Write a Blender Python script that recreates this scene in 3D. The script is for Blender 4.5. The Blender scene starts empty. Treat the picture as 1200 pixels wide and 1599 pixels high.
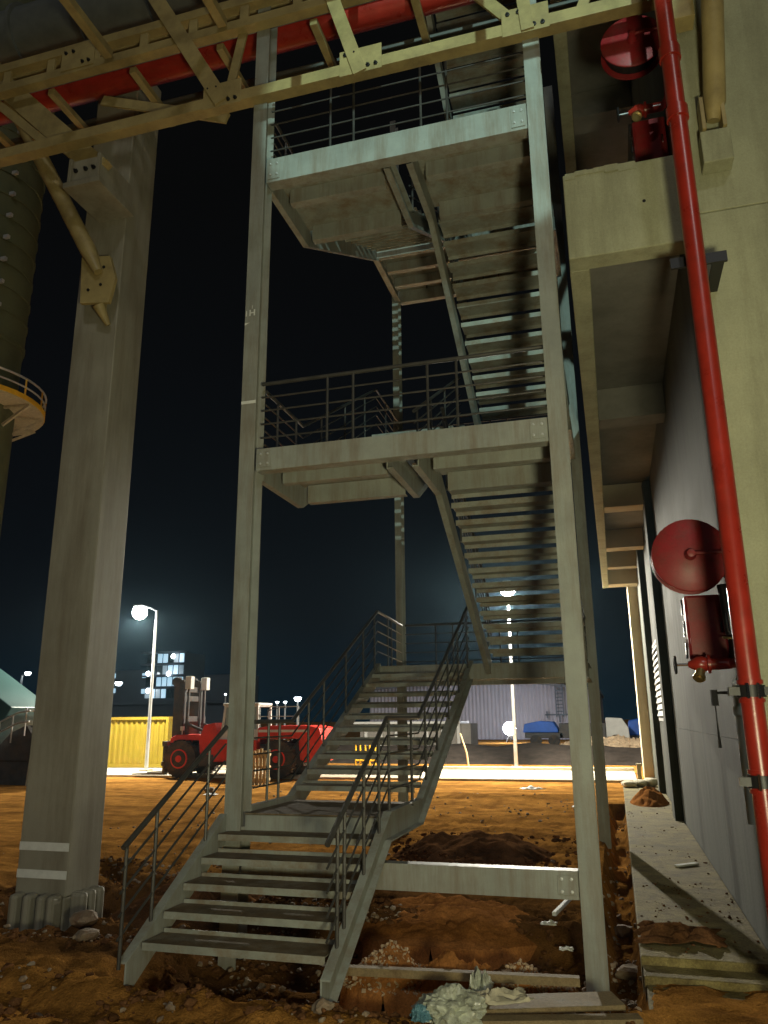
import bpy, math, random
from mathutils import Vector, Matrix, noise

random.seed(7)
U = 1.4                       # metres per drawing unit
SC = bpy.context.scene
COL = SC.collection
PI = math.pi
R = math.radians

# ------------------------------------------------------------------ camera
cd = bpy.data.cameras.new('camera')
cam = bpy.data.objects.new('camera', cd)
COL.objects.link(cam)
cd.sensor_fit = 'VERTICAL'
cd.sensor_height = 36.0
cd.lens = 36.0 * 1206.0 / 1599.0
cd.clip_end = 2000
cd.clip_start = 0.05
p_, a_, r_ = R(14.954), R(16.065), R(-0.5)
fw = Vector((-math.sin(a_) * math.cos(p_), math.cos(a_) * math.cos(p_), math.sin(p_)))
rt = Vector((math.cos(a_), math.sin(a_), 0))
up = rt.cross(fw)
rr = rt * math.cos(r_) + up * math.sin(r_)
uu = up * math.cos(r_) - rt * math.sin(r_)
m3 = Matrix((rr, uu, -fw)).transposed()
cam.matrix_world = Matrix.Translation((0, 0, 1.6 * U)) @ m3.to_4x4()
SC.camera = cam

# ------------------------------------------------------------------ night sky, fill sun, exposure
wd = bpy.data.worlds.new('World')
SC.world = wd
wd.use_nodes = True
wn = wd.node_tree
bg = wn.nodes['Background']
sk = wn.nodes.new('ShaderNodeTexSky')
sk.sky_type = 'NISHITA'
sk.sun_disc = False
sk.sun_elevation = R(-9.0)
sk.sun_rotation = R(-20)
sk.air_density = 2.0
sk.dust_density = 1.0
sk.ozone_density = 4.0
wn.links.new(sk.outputs[0], bg.inputs['Color'])
bg.inputs['Strength'].default_value = 0.05
# town glow: navy towards the horizon, near black overhead, the same all round
tc = wn.nodes.new('ShaderNodeTexCoord')
sp = wn.nodes.new('ShaderNodeSeparateXYZ')
wn.links.new(tc.outputs['Generated'], sp.inputs[0])
cr = wn.nodes.new('ShaderNodeValToRGB')
els = cr.color_ramp.elements
els[0].position = 0.0
els[0].color = (0.002, 0.008, 0.014, 1)
els[1].position = 0.6
els[1].color = (0.0022, 0.0023, 0.0024, 1)
e_ = els.new(0.12)
e_.color = (0.0028, 0.0036, 0.0052, 1)
e_ = els.new(0.28)
e_.color = (0.0028, 0.0034, 0.0044, 1)
wn.links.new(sp.outputs['Z'], cr.inputs['Fac'])
bg2 = wn.nodes.new('ShaderNodeBackground')
bg2.inputs['Strength'].default_value = 1.0
wn.links.new(cr.outputs['Color'], bg2.inputs['Color'])
ad = wn.nodes.new('ShaderNodeAddShader')
wn.links.new(bg.outputs[0], ad.inputs[0])
wn.links.new(bg2.outputs[0], ad.inputs[1])
wn.links.new(ad.outputs[0], wn.nodes['World Output'].inputs['Surface'])

def lamp(kind, name, loc, energy, color, parent=None, aim=None, **kw):
    d = bpy.data.lights.new(name, kind)
    d.energy = energy
    d.color = color
    for k, v in kw.items():
        setattr(d, k, v)
    o = bpy.data.objects.new(name, d)
    COL.objects.link(o)
    o.location = Vector(loc) * U
    if aim is not None:
        o.rotation_euler = (Vector(aim) - Vector(loc)).to_track_quat('-Z', 'Y').to_euler()
    if parent is not None:
        o.parent = parent
        o.location = Vector(loc) * U - parent.location
    return o

lamp('SUN', 'fill_sun', (0, 0, 20), 0.30, (0.95, 0.95, 0.9), aim=(-9, 22, 2), angle=R(6))  # faint sun added as fill from behind the viewer, for yard and forklift

SC.view_settings.view_transform = 'Standard'
SC.view_settings.look = 'None'
SC.view_settings.gamma = 1.0
SC.view_settings.exposure = 0.0
SC.view_settings.use_curve_mapping = False

# ------------------------------------------------------------------ materials
MATS = {}

def mat(name, c, rough=0.6, metal=0.0, var=0.25, scale=3.0, bump=0.0, bscale=40.0, dirt=None, dirt_amt=0.0, dscale=1.3, spec=0.4, streak=False, fine=0.0):
    m = bpy.data.materials.new(name)
    m.use_nodes = True
    nt = m.node_tree
    b = nt.nodes['Principled BSDF']
    b.inputs['Metallic'].default_value = metal
    b.inputs['Specular IOR Level'].default_value = spec
    geo = nt.nodes.new('ShaderNodeNewGeometry')
    n1 = nt.nodes.new('ShaderNodeTexNoise')
    n1.inputs['Scale'].default_value = scale
    n1.inputs['Detail'].default_value = 8
    n1.inputs['Roughness'].default_value = 0.65
    nt.links.new(geo.outputs['Position'], n1.inputs['Vector'])
    r1 = nt.nodes.new('ShaderNodeValToRGB')
    r1.color_ramp.elements[0].position = 0.3
    r1.color_ramp.elements[1].position = 0.7
    lo = [max(0.0, x * (1 - var)) for x in c]
    hi = [min(1.0, x * (1 + var)) for x in c]
    r1.color_ramp.elements[0].color = (*lo, 1)
    r1.color_ramp.elements[1].color = (*hi, 1)
    nt.links.new(n1.outputs['Fac'], r1.inputs['Fac'])
    out = r1.outputs['Color']
    if dirt is not None:
        n2 = nt.nodes.new('ShaderNodeTexNoise')
        n2.inputs['Scale'].default_value = dscale
        n2.inputs['Detail'].default_value = 10
        n2.inputs['Roughness'].default_value = 0.75
        if streak:
            mp = nt.nodes.new('ShaderNodeMapping')
            mp.inputs['Scale'].default_value = (2.2, 2.2, 0.22)
            nt.links.new(geo.outputs['Position'], mp.inputs['Vector'])
            nt.links.new(mp.outputs[0], n2.inputs['Vector'])
        else:
            nt.links.new(geo.outputs['Position'], n2.inputs['Vector'])
        r2 = nt.nodes.new('ShaderNodeValToRGB')
        r2.color_ramp.elements[0].position = 0.45
        r2.color_ramp.elements[1].position = 0.68
        r2.color_ramp.elements[0].color = (0, 0, 0, 1)
        r2.color_ramp.elements[1].color = (dirt_amt, dirt_amt, dirt_amt, 1)
        nt.links.new(n2.outputs['Fac'], r2.inputs['Fac'])
        mx = nt.nodes.new('ShaderNodeMixRGB')
        mx.inputs[2].default_value = (*dirt, 1)
        nt.links.new(r2.outputs['Color'], mx.inputs[0])
        nt.links.new(out, mx.inputs[1])
        out = mx.outputs[0]
    if fine > 0:
        # speckle of grains and grit
        n4 = nt.nodes.new('ShaderNodeTexNoise')
        n4.inputs['Scale'].default_value = 45.0
        n4.inputs['Detail'].default_value = 5
        n4.inputs['Roughness'].default_value = 0.8
        nt.links.new(geo.outputs['Position'], n4.inputs['Vector'])
        r4 = nt.nodes.new('ShaderNodeMapRange')
        r4.inputs[1].default_value = 0.3
        r4.inputs[2].default_value = 0.7
        r4.inputs[3].default_value = 1.0 - fine
        r4.inputs[4].default_value = 1.0 + fine
        nt.links.new(n4.outputs['Fac'], r4.inputs[0])
        vm = nt.nodes.new('ShaderNodeVectorMath')
        vm.operation = 'SCALE'
        nt.links.new(out, vm.inputs[0])
        nt.links.new(r4.outputs[0], vm.inputs['Scale'])
        out = vm.outputs[0]
    nt.links.new(out, b.inputs['Base Color'])
    rm = nt.nodes.new('ShaderNodeMapRange')
    rm.inputs[3].default_value = max(0.02, rough - 0.12)
    rm.inputs[4].default_value = min(1.0, rough + 0.12)
    nt.links.new(n1.outputs['Fac'], rm.inputs[0])
    nt.links.new(rm.outputs[0], b.inputs['Roughness'])
    if bump > 0:
        n3 = nt.nodes.new('ShaderNodeTexNoise')
        n3.inputs['Scale'].default_value = bscale
        n3.inputs['Detail'].default_value = 6
        nt.links.new(geo.outputs['Position'], n3.inputs['Vector'])
        bp = nt.nodes.new('ShaderNodeBump')
        bp.inputs['Strength'].default_value = bump
        bp.inputs['Distance'].default_value = 0.02
        nt.links.new(n3.outputs['Fac'], bp.inputs['Height'])
        nt.links.new(bp.outputs[0], b.inputs['Normal'])
    MATS[name] = m
    return m

def emat(name, c, strength):
    m = bpy.data.materials.new(name)
    m.use_nodes = True
    nt = m.node_tree
    b = nt.nodes['Principled BSDF']
    b.inputs['Base Color'].default_value = (0.8, 0.8, 0.8, 1)
    b.inputs['Emission Color'].default_value = (*c, 1)
    b.inputs['Emission Strength'].default_value = strength
    MATS[name] = m
    return m

mat('steel_grey', (0.295, 0.315, 0.285), 0.5, 0, 0.16, 2.5, 0.08, 60, (0.17, 0.11, 0.06), 0.6, 2.4, streak=True)
mat('steel_tread', (0.30, 0.315, 0.275), 0.55, 0, 0.2, 4, 0.1, 80, (0.20, 0.125, 0.06), 0.85, 3.0)
mat('tread_dust', (0.15, 0.105, 0.055), 0.85, 0, 0.4, 5.0, 0.2, 60, (0.26, 0.25, 0.20), 0.7, 4.0, fine=0.2)
mat('rail_grey', (0.06, 0.058, 0.054), 0.4, 0.1, 0.25, 6)
mat('column_grey', (0.30, 0.285, 0.225), 0.6, 0, 0.14, 1.2, 0.08, 30, (0.14, 0.11, 0.07), 0.6, 1.4, streak=True)
mat('white_paint', (0.72, 0.74, 0.70), 0.6, 0, 0.1, 10)
mat('truss_cream', (0.38, 0.30, 0.13), 0.5, 0, 0.2, 2.0, 0.08, 40, (0.16, 0.12, 0.06), 0.6, 1.8)
mat('truss_dark', (0.13, 0.14, 0.13), 0.6, 0, 0.25, 2.0)
mat('red_paint', (0.33, 0.024, 0.014), 0.3, 0, 0.18, 3.0, 0.03, 30, (0.14, 0.02, 0.012), 0.5, 2.0, spec=0.6)
mat('red_drum', (0.25, 0.016, 0.02), 0.45, 0, 0.2, 3.0, 0.06, 30, (0.17, 0.05, 0.04), 0.7, 5.0, fine=0.15)
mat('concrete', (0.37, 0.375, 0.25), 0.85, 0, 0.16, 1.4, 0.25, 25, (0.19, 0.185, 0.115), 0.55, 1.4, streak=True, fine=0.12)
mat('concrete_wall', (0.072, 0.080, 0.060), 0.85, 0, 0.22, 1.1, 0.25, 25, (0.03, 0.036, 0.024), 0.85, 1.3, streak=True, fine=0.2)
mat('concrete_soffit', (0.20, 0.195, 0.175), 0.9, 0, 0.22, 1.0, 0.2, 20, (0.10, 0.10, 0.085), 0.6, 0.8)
mat('cream_render', (0.52, 0.46, 0.32), 0.85, 0, 0.1, 1.2, 0.15, 20)
mat('apron_concrete', (0.25, 0.205, 0.078), 0.9, 0, 0.35, 1.6, 0.6, 25, (0.11, 0.075, 0.028), 0.95, 2.6, fine=0.45)
mat('road_concrete', (0.50, 0.46, 0.36), 0.9, 0, 0.12, 0.8, 0.2, 20, (0.36, 0.24, 0.12), 0.6, 0.4)
mat('soil_dark', (0.17, 0.08, 0.034), 0.95, 0, 0.45, 3.5, 0.8, 14, (0.05, 0.028, 0.015), 0.8, 2.0, spec=0.0, fine=0.4)
mat('soil_orange', (0.36, 0.15, 0.045), 0.95, 0, 0.35, 3.0, 0.8, 14, (0.15, 0.065, 0.028), 0.7, 1.6, spec=0.0, fine=0.4)
mat('soil_black', (0.03, 0.024, 0.02), 1.0, 0, 0.4, 2.0, spec=0.05)
mat('gravel', (0.46, 0.34, 0.22), 0.9, 0, 0.4, 6.0, 0.3, 30)
mat('rock', (0.30, 0.24, 0.17), 0.9, 0, 0.35, 5.0, 0.5, 25, (0.22, 0.10, 0.04), 0.7, 3.0)
mat('wood', (0.26, 0.195, 0.10), 0.8, 0, 0.4, 3.5, 0.3, 40, (0.10, 0.06, 0.028), 0.9, 3.5, fine=0.3)
mat('pale_wood', (0.62, 0.48, 0.27), 0.75, 0, 0.2, 5.0, 0.1, 40)
mat('plastic_sheet', (0.55, 0.58, 0.46), 0.28, 0, 0.3, 9.0, 0.15, 20, (0.13, 0.12, 0.08), 0.7, 6.0)
mat('blue_plastic', (0.10, 0.22, 0.27), 0.35, 0, 0.2, 5.0)
mat('sacking', (0.55, 0.50, 0.36), 0.85, 0, 0.2, 6.0, 0.3, 60)
mat('container_yellow', (0.25, 0.185, 0.016), 0.5, 0, 0.12, 1.5, 0.05, 20, (0.32, 0.18, 0.03), 0.5, 1.4)
mat('fork_red', (0.74, 0.05, 0.035), 0.4, 0, 0.12, 2.0, 0.04, 20, (0.25, 0.05, 0.03), 0.5, 1.5)
mat('fork_dark', (0.07, 0.07, 0.07), 0.6, 0.1, 0.3, 3.0, 0.05, 20, (0.15, 0.10, 0.06), 0.5, 2.0)
mat('fork_white', (0.62, 0.62, 0.58), 0.5, 0, 0.12, 2.0)
mat('tyre', (0.045, 0.042, 0.04), 0.9, 0, 0.3, 5.0, 0.3, 20, (0.16, 0.10, 0.05), 0.6, 3.0)
mat('glass', (0.05, 0.07, 0.07), 0.08, 0, 0.1, 2.0, spec=0.8)
mat('pale_glass', (0.30, 0.38, 0.37), 0.12, 0, 0.1, 2.0, spec=0.8)
mat('lamp_metal', (0.55, 0.57, 0.57), 0.4, 0.3, 0.1, 2.0)
mat('brass', (0.55, 0.42, 0.18), 0.3, 0.9, 0.2, 6.0)
mat('black_steel', (0.02, 0.02, 0.022), 0.4, 0.2, 0.3, 5.0)
mat('chrome', (0.7, 0.7, 0.68), 0.2, 1.0, 0.1, 5.0)
mat('stack_olive', (0.13, 0.15, 0.075), 0.7, 0, 0.25, 0.5, 0.05, 10, (0.045, 0.055, 0.03), 0.6, 0.5)
mat('yellow_paint', (0.75, 0.45, 0.03), 0.5, 0, 0.12, 2.0)
mat('teal_paint', (0.03, 0.075, 0.072), 0.5, 0, 0.12, 1.0)
mat('green_grey_pipe', (0.34, 0.44, 0.40), 0.5, 0, 0.15, 2.0)
mat('warehouse_cladding', (0.40, 0.38, 0.44), 0.7, 0, 0.1, 0.3)
mat('warehouse_roof', (0.20, 0.20, 0.22), 0.7, 0, 0.15, 0.3)
mat('blue_tarp', (0.03, 0.14, 0.62), 0.5, 0, 0.2, 1.0)
mat('far_wall', (0.12, 0.14, 0.17), 0.9, 0, 0.15, 0.1)
mat('block_grey', (0.28, 0.26, 0.23), 0.9, 0, 0.2, 1.0)
emat('lamp_glow', (0.92, 0.97, 1.0), 60)
emat('far_glow', (0.85, 0.95, 1.0), 14)
emat('window_lit', (0.5, 0.8, 1.0), 0.8)
emat('window_dim', (0.3, 0.6, 0.8), 0.2)

# ------------------------------------------------------------------ mesh helpers
class MB:
    def __init__(s):
        s.v = []
        s.f = []

    def add(s, vs, fs):
        n = len(s.v)
        s.v += [tuple(x) for x in vs]
        s.f += [tuple(i + n for i in f) for f in fs]
        return s

    def box(s, x0, x1, y0, y1, z0, z1):
        vs = [(x0, y0, z0), (x1, y0, z0), (x1, y1, z0), (x0, y1, z0), (x0, y0, z1), (x1, y0, z1), (x1, y1, z1), (x0, y1, z1)]
        return s.add(vs, [(0, 3, 2, 1), (4, 5, 6, 7), (0, 1, 5, 4), (1, 2, 6, 5), (2, 3, 7, 6), (3, 0, 4, 7)])

    def bar(s, a, b, w, h, ref=(0, 0, 1)):
        a, b = Vector(a), Vector(b)
        d = (b - a).normalized()
        ref = Vector(ref)
        if abs(d.dot(ref)) > 0.98:
            ref = Vector((0, 1, 0))
        sx = d.cross(ref).normalized()
        sy = sx.cross(d).normalized()
        vs = []
        for q in (a, b):
            for i, j in ((-1, -1), (1, -1), (1, 1), (-1, 1)):
                vs.append(q + sx * (w / 2 * i) + sy * (h / 2 * j))
        return s.add(vs, [(0, 1, 2, 3), (7, 6, 5, 4), (0, 4, 5, 1), (1, 5, 6, 2), (2, 6, 7, 3), (3, 7, 4, 0)])

    def tube(s, pts, r, n=8, cap=True):
        pts = [Vector(p) for p in pts]
        rs = r if isinstance(r, (list, tuple)) else [r] * len(pts)
        vs, fs = [], []
        ref = None
        for i, p in enumerate(pts):
            if i == 0:
                d = pts[1] - pts[0]
            elif i == len(pts) - 1:
                d = pts[-1] - pts[-2]
            else:
                d = (pts[i + 1] - p).normalized() + (p - pts[i - 1]).normalized()
            d.normalize()
            if ref is None or abs(ref.dot(d)) > 0.95:
                ref = Vector((0, 0, 1)) if abs(d.z) < 0.9 else Vector((1, 0, 0))
            sx = d.cross(ref).normalized()
            sy = sx.cross(d).normalized()
            for k in range(n):
                t = 2 * PI * k / n
                vs.append(p + sx * (math.cos(t) * rs[i]) + sy * (math.sin(t) * rs[i]))
        for i in range(len(pts) - 1):
            for k in range(n):
                k2 = (k + 1) % n
                fs.append((i * n + k, i * n + k2, (i + 1) * n + k2, (i + 1) * n + k))
        if cap:
            fs.append(tuple(range(n - 1, -1, -1)))
            fs.append(tuple((len(pts) - 1) * n + k for k in range(n)))
        return s.add(vs, fs)

    def lathe(s, c, axis, prof, n=24):
        # prof: (radius, offset along axis)
        return s.tube([Vector(c) + Vector(axis).normalized() * o for r, o in prof], [max(r, 1e-4) for r, o in prof], n)

    def prism(s, poly, lo, hi, axis='x'):
        def P(a, b, t):
            return (t, a, b) if axis == 'x' else ((a, t, b) if axis == 'y' else (a, b, t))
        n = len(poly)
        vs = [P(a, b, lo) for a, b in poly] + [P(a, b, hi) for a, b in poly]
        fs = [tuple(range(n)), tuple(range(2 * n - 1, n - 1, -1))]
        for i in range(n):
            j = (i + 1) % n
            fs.append((i, i + n, j + n, j))
        return s.add(vs, fs)

    def strip(s, top, dep, x0, x1, off=0.0):
        # folded band in the YZ plane below the polyline top
        vs, fs = [], []
        for (y, z) in top:
            for x in (x0, x1):
                vs.append((x, y, z - off))
                vs.append((x, y, z - off - dep))
        for i in range(len(top) - 1):
            a = i * 4
            b = a + 4
            fs += [(a, b, b + 1, a + 1), (a + 2, a + 3, b + 3, b + 2), (a, a + 2, b + 2, b), (a + 1, b + 1, b + 3, a + 3)]
        e = (len(top) - 1) * 4
        fs += [(0, 1, 3, 2), (e, e + 2, e + 3, e + 1)]
        return s.add(vs, fs)

    def mesh(s, name, smooth=False):
        me = bpy.data.meshes.new(name)
        me.from_pydata([(x * U, y * U, z * U) for x, y, z in s.v], [], s.f)
        import bmesh
        bm = bmesh.new()
        bm.from_mesh(me)
        bmesh.ops.recalc_face_normals(bm, faces=bm.faces[:])
        bm.to_mesh(me)
        bm.free()
        if smooth:
            for p in me.polygons:
                p.use_smooth = True
            try:
                me.set_sharp_from_angle(angle=R(40))
            except Exception:
                pass
        return me

    def build(s, name, m, parent=None, smooth=False, bevel=0.0, loc=None):
        me = s.mesh(name, smooth)
        me.materials.append(MATS[m])
        return place(name, me, parent, loc, bevel)

def wloc(o):
    l = Vector((0, 0, 0))
    while o is not None:
        l = l + o.location
        o = o.parent
    return l

def place(name, me, parent=None, loc=None, bevel=0.0, rotz=0.0):
    o = bpy.data.objects.new(name, me)
    COL.objects.link(o)
    L = Vector(loc) * U if loc is not None else Vector((0, 0, 0))
    if parent is not None:
        o.parent = parent
        L = L - wloc(parent)
    o.location = L
    o.rotation_euler = (0, 0, rotz)
    if bevel > 0:
        bv = o.modifiers.new('bevel', 'BEVEL')
        bv.width = bevel * U
        bv.segments = 2
        bv.limit_method = 'ANGLE'
        bv.angle_limit = R(50)
    return o

def tag(o, label, cat, group=None):
    o['label'] = label
    o['category'] = cat
    if group:
        o['group'] = group
    return o

def thing(name, label, cat, loc=(0, 0, 0), group=None):
    o = bpy.data.objects.new(name, None)
    COL.objects.link(o)
    o.empty_display_size = 0.2
    o.location = Vector(loc) * U
    return tag(o, label, cat, group)

def struct(o):
    o['kind'] = 'structure'
    return o

def fbm(x, y, sc, seed=0.0, oc=4):
    return noise.fractal(Vector((x * sc + seed, y * sc - seed * 0.7, seed * 1.3)), 0.9, 2.1, oc)

# ------------------------------------------------------------------ ground
def sstep(a, b, t):
    t = max(0.0, min(1.0, (t - a) / (b - a)))
    return t * t * (3 - 2 * t)

def box_f(x, y, x0, x1, y0, y1, s):
    return sstep(x0 - s, x0 + s, x) * (1 - sstep(x1 - s, x1 + s, x)) * sstep(y0 - s, y0 + s, y) * (1 - sstep(y1 - s, y1 + s, y))

def gz(x, y):
    near = 1 - sstep(13, 19, y)
    near *= 1 - sstep(5, 9, abs(x + 2))
    z = 0.035 * fbm(x, y, 0.9, 3.1) + 0.018 * fbm(x, y, 4.0, 9.2) + (0.022 * abs(fbm(x, y, 8.0, 4.4, 4)) if -6.3 < x < 1 and y < 14 else 0)
    z *= 0.35 + 1.1 * near
    flat = sstep(18.5, 20.3, y)
    z *= 1 - 0.9 * flat
    z -= 0.05
    # hollow below the bottom flight and the rough ground round it
    h = box_f(x, y, -3.4, -0.25, 5.0, 6.9, 0.22)
    z -= 0.24 * h * (1 + 0.5 * fbm(x, y, 1.5, 5.0))
    h2 = box_f(x, y, -6.4, -3.3, 5.9, 8.6, 0.5)
    z += h2 * (-0.12 + 0.13 * fbm(x, y, 2.2, 1.7))
    z -= 0.30 * box_f(x, y, -5.95, -4.75, 6.25, 7.5, 0.15)
    # ditch beside the building apron
    z -= 0.28 * box_f(x, y, -0.22, 0.03, 5.3, 16.5, 0.07) * (1 + 0.3 * fbm(x, y, 2.0, 8.0))
    # wheel ruts in the foreground track
    rut = 1 - sstep(4.6, 5.1, y + 0.14 * (x + 2))
    z += rut * 0.035 * math.sin((y + 0.12 * x) * 9 + 0.8 * fbm(x, y, 0.8, 2.0))
    z += rut * 0.05 * fbm(x, y, 2.6, 6.1)
    # low track bank on the yard
    z += 0.10 * math.exp(-((y - 17.2 - 0.5 * fbm(x, 0, 0.7, 4.0)) / 0.5) ** 2) * sstep(-4.5, -3.0, x) * (1 - sstep(-1.2, -0.4, x))
    return z

def axis_pts(segs):
    out = []
    for a, b, st in segs:
        n = max(1, int(round((b - a) / st)))
        out += [a + (b - a) * i / n for i in range(n)]
    out.append(segs[-1][1])
    return out

xs = axis_pts([(-260, -60, 20), (-60, -20, 4), (-20, -8, 0.4), (-8, -6.2, 0.1), (-6.2, -4.2, 0.05), (-4.2, 0.2, 0.028), (0.2, 1.0, 0.1), (1.0, 6, 0.5), (6, 40, 6), (40, 200, 40)])
ys = axis_pts([(-60, -6, 6), (-6, 3, 0.6), (3, 3.8, 0.1), (3.8, 4.4, 0.04), (4.4, 7.8, 0.028), (7.8, 9, 0.05), (9, 13, 0.07), (13, 22, 0.15), (22, 40, 1), (40, 100, 6), (100, 420, 40)])
g = MB()
nx = len(xs)
for y in ys:
    for x in xs:
        g.v.append((x, y, gz(x, y)))
for j in range(len(ys) - 1):
    for i in range(nx - 1):
        a = j * nx + i
        g.f.append((a, a + 1, a + 1 + nx, a + nx))

# soil material: red earth with random dark patches, pale dust and painted stair shade
sm = mat('soil_ground', (0.40, 0.19, 0.045), 0.95, 0, 0.4, 2.2, 1.0, 55, (0.14, 0.06, 0.02), 0.75, 0.8, spec=0.0, fine=0.4)
nt = sm.node_tree
bs = nt.nodes['Principled BSDF']
src = bs.inputs['Base Color'].links[0].from_socket
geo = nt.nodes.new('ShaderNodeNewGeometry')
def shade_mix(src, vec_scale, vec_off, lo, hi, noise_amt, dark):
    # shade round the stairs painted over dark soil: ragged elliptical patch
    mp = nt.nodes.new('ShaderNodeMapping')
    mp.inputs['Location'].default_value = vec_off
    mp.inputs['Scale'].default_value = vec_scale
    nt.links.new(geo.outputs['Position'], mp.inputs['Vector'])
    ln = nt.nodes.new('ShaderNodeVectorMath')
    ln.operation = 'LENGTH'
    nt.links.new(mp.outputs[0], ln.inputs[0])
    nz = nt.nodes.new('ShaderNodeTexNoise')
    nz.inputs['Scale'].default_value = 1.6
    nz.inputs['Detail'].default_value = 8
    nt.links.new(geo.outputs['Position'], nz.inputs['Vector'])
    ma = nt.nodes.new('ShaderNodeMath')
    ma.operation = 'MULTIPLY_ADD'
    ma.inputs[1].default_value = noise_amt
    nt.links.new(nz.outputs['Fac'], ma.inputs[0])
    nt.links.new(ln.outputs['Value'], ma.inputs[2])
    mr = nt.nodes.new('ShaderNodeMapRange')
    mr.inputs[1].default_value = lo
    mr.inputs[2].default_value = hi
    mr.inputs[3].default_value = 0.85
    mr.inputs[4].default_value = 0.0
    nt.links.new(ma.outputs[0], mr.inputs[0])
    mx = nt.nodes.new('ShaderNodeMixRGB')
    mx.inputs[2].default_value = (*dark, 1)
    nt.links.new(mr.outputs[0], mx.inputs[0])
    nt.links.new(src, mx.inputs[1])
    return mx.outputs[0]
src = shade_mix(src, (1 / (4.6 * U), 1 / (1.9 * U), 0), (3.3 / 4.6, -7.0 / 1.9, 0), 1.05, 1.55, 0.9, (0.085, 0.042, 0.018))
# tyre tracks: long pale and dark streaks across the yard
mp = nt.nodes.new('ShaderNodeMapping')
mp.inputs['Scale'].default_value = (0.26, 0.9, 1.0)
mp.inputs['Rotation'].default_value = (0, 0, R(7))
nt.links.new(geo.outputs['Position'], mp.inputs['Vector'])
nz = nt.nodes.new('ShaderNodeTexNoise')
nz.inputs['Scale'].default_value = 1.4
nz.inputs['Detail'].default_value = 6
nz.inputs['Roughness'].default_value = 0.7
nt.links.new(mp.outputs[0], nz.inputs['Vector'])
mr = nt.nodes.new('ShaderNodeMapRange')
mr.inputs[1].default_value = 0.35
mr.inputs[2].default_value = 0.65
mr.inputs[3].default_value = 0.66
mr.inputs[4].default_value = 1.30
nt.links.new(nz.outputs['Fac'], mr.inputs[0])
vm = nt.nodes.new('ShaderNodeVectorMath')
vm.operation = 'SCALE'
nt.links.new(src, vm.inputs[0])
nt.links.new(mr.outputs[0], vm.inputs['Scale'])
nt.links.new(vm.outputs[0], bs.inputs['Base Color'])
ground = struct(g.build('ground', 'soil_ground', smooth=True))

# concrete service road behind the yard, with a kerb
rd = MB()
rd.prism([(-60, 20.6), (-60, 24.4), (0.4, 25.3), (0.4, 21.8)], -0.2, 0.012, 'z')
struct(rd.build('road', 'road_concrete', bevel=0.02))
kb = MB()
kb.prism([(-60, 24.404), (-60, 24.55), (0.4, 25.45), (0.4, 25.304)], -0.2, 0.11, 'z')
struct(kb.build('kerb', 'road_concrete', bevel=0.015))
# dark earth bank beyond the road
bk = MB()
nb = 90
prof = [(29.0, -0.1), (30.0, 0.22), (31.2, 0.5), (32.2, 0.6), (33.2, 0.5), (34.5, -0.1)]
for i in range(nb + 1):
    x = -16 + 60.0 * i / nb
    e = sstep(-16, -13, x)
    for (y, z) in prof:
        bk.v.append((x, y + 0.4 * fbm(x, y, 0.4, 2), z * e * (1 + 0.25 * fbm(x, y, 0.7, 5)) - 0.06))
for i in range(nb):
    for j in range(len(prof) - 1):
        a = i * len(prof) + j
        bk.f.append((a, a + 1, a + 1 + len(prof), a + len(prof)))
struct(bk.build('earth_bank', 'soil_black', smooth=True))

# apron slab along the building
ap = MB()
ap.box(0.03, 0.885, 6.12, 21.2, -0.6, 0.02)
struct(ap.build('apron', 'apron_concrete', bevel=0.012))
ap = MB()
ap.box(0.05, 3.0, 2.0, 5.86, -0.6, -0.075)
struct(ap.build('apron_lower_slab', 'apron_concrete', bevel=0.012))
ap = MB()
ap.box(0.04, 3.0, 5.863, 6.117, -0.6, -0.03)
struct(ap.build('apron_step', 'apron_concrete', bevel=0.012))

# ------------------------------------------------------------------ stair tower
stair = thing('steel_staircase', 'grey steel switchback staircase tower with open treads and tube railings', 'staircase', (-1.7, 8.8, 0))
XL, XR, YF, YB = -3.07, -0.27, 6.21, 11.55

def hcol(name, x, y, z0, z1, w=0.15, d=0.2, t=0.014):
    m = MB()
    m.box(x - w / 2, x + w / 2, y - d / 2, y - d / 2 + t, z0, z1)
    m.box(x - w / 2, x + w / 2, y + d / 2 - t, y + d / 2, z0, z1)
    m.box(x - t / 2, x + t / 2, y - d / 2 + t, y + d / 2 - t, z0, z1)
    return m.build(name, 'steel_grey', stair, bevel=0.003)

for (x, y, zb) in ((XL, YF, -0.35), (XR, YF, -0.35), (XL, YB, -0.1), (XR, YB, -0.1)):
    c = hcol('column', x, y, zb, 12.2, w=0.105 if (x, y) == (XL, YB) else 0.15)

def channel_x(name, x0, x1, y, z0, z1, fl=0.1, back=1, t=0.012, m_='steel_grey'):
    m = MB()
    m.box(x0, x1, min(y, y + back * t), max(y, y + back * t), z0, z1)
    ya, yb = sorted((y + back * t, y + back * fl))
    m.box(x0, x1, ya, yb, z0, z0 + t)
    m.box(x0, x1, ya, yb, z1 - t, z1)
    return m.build(name, m_, stair, bevel=0.002)

def ibeam_y(name, x, y0, y1, z0, z1, w=0.09, t=0.012):
    m = MB()
    m.box(x - w / 2, x + w / 2, y0, y1, z0, z0 + t)
    m.box(x - w / 2, x + w / 2, y0, y1, z1 - t, z1)
    m.box(x - t / 2, x + t / 2, y0, y1, z0 + t, z1 - t)
    return m.build(name, 'steel_grey', stair, bevel=0.002)

def channel_y(name, x, top, dep, out):
    # stringer channel: web plus two flanges pointing to side out
    m = MB()
    t = 0.012
    xa, xb = sorted((x, x + out * t))
    m.strip(top, dep, xa, xb)
    fa, fb = sorted((x + out * t, x + out * 0.065))
    m.strip(top, t, fa, fb)
    m.strip(top, t, fa, fb, off=dep - t)
    return m.build(name, 'steel_grey', stair, bevel=0.002)

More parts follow.
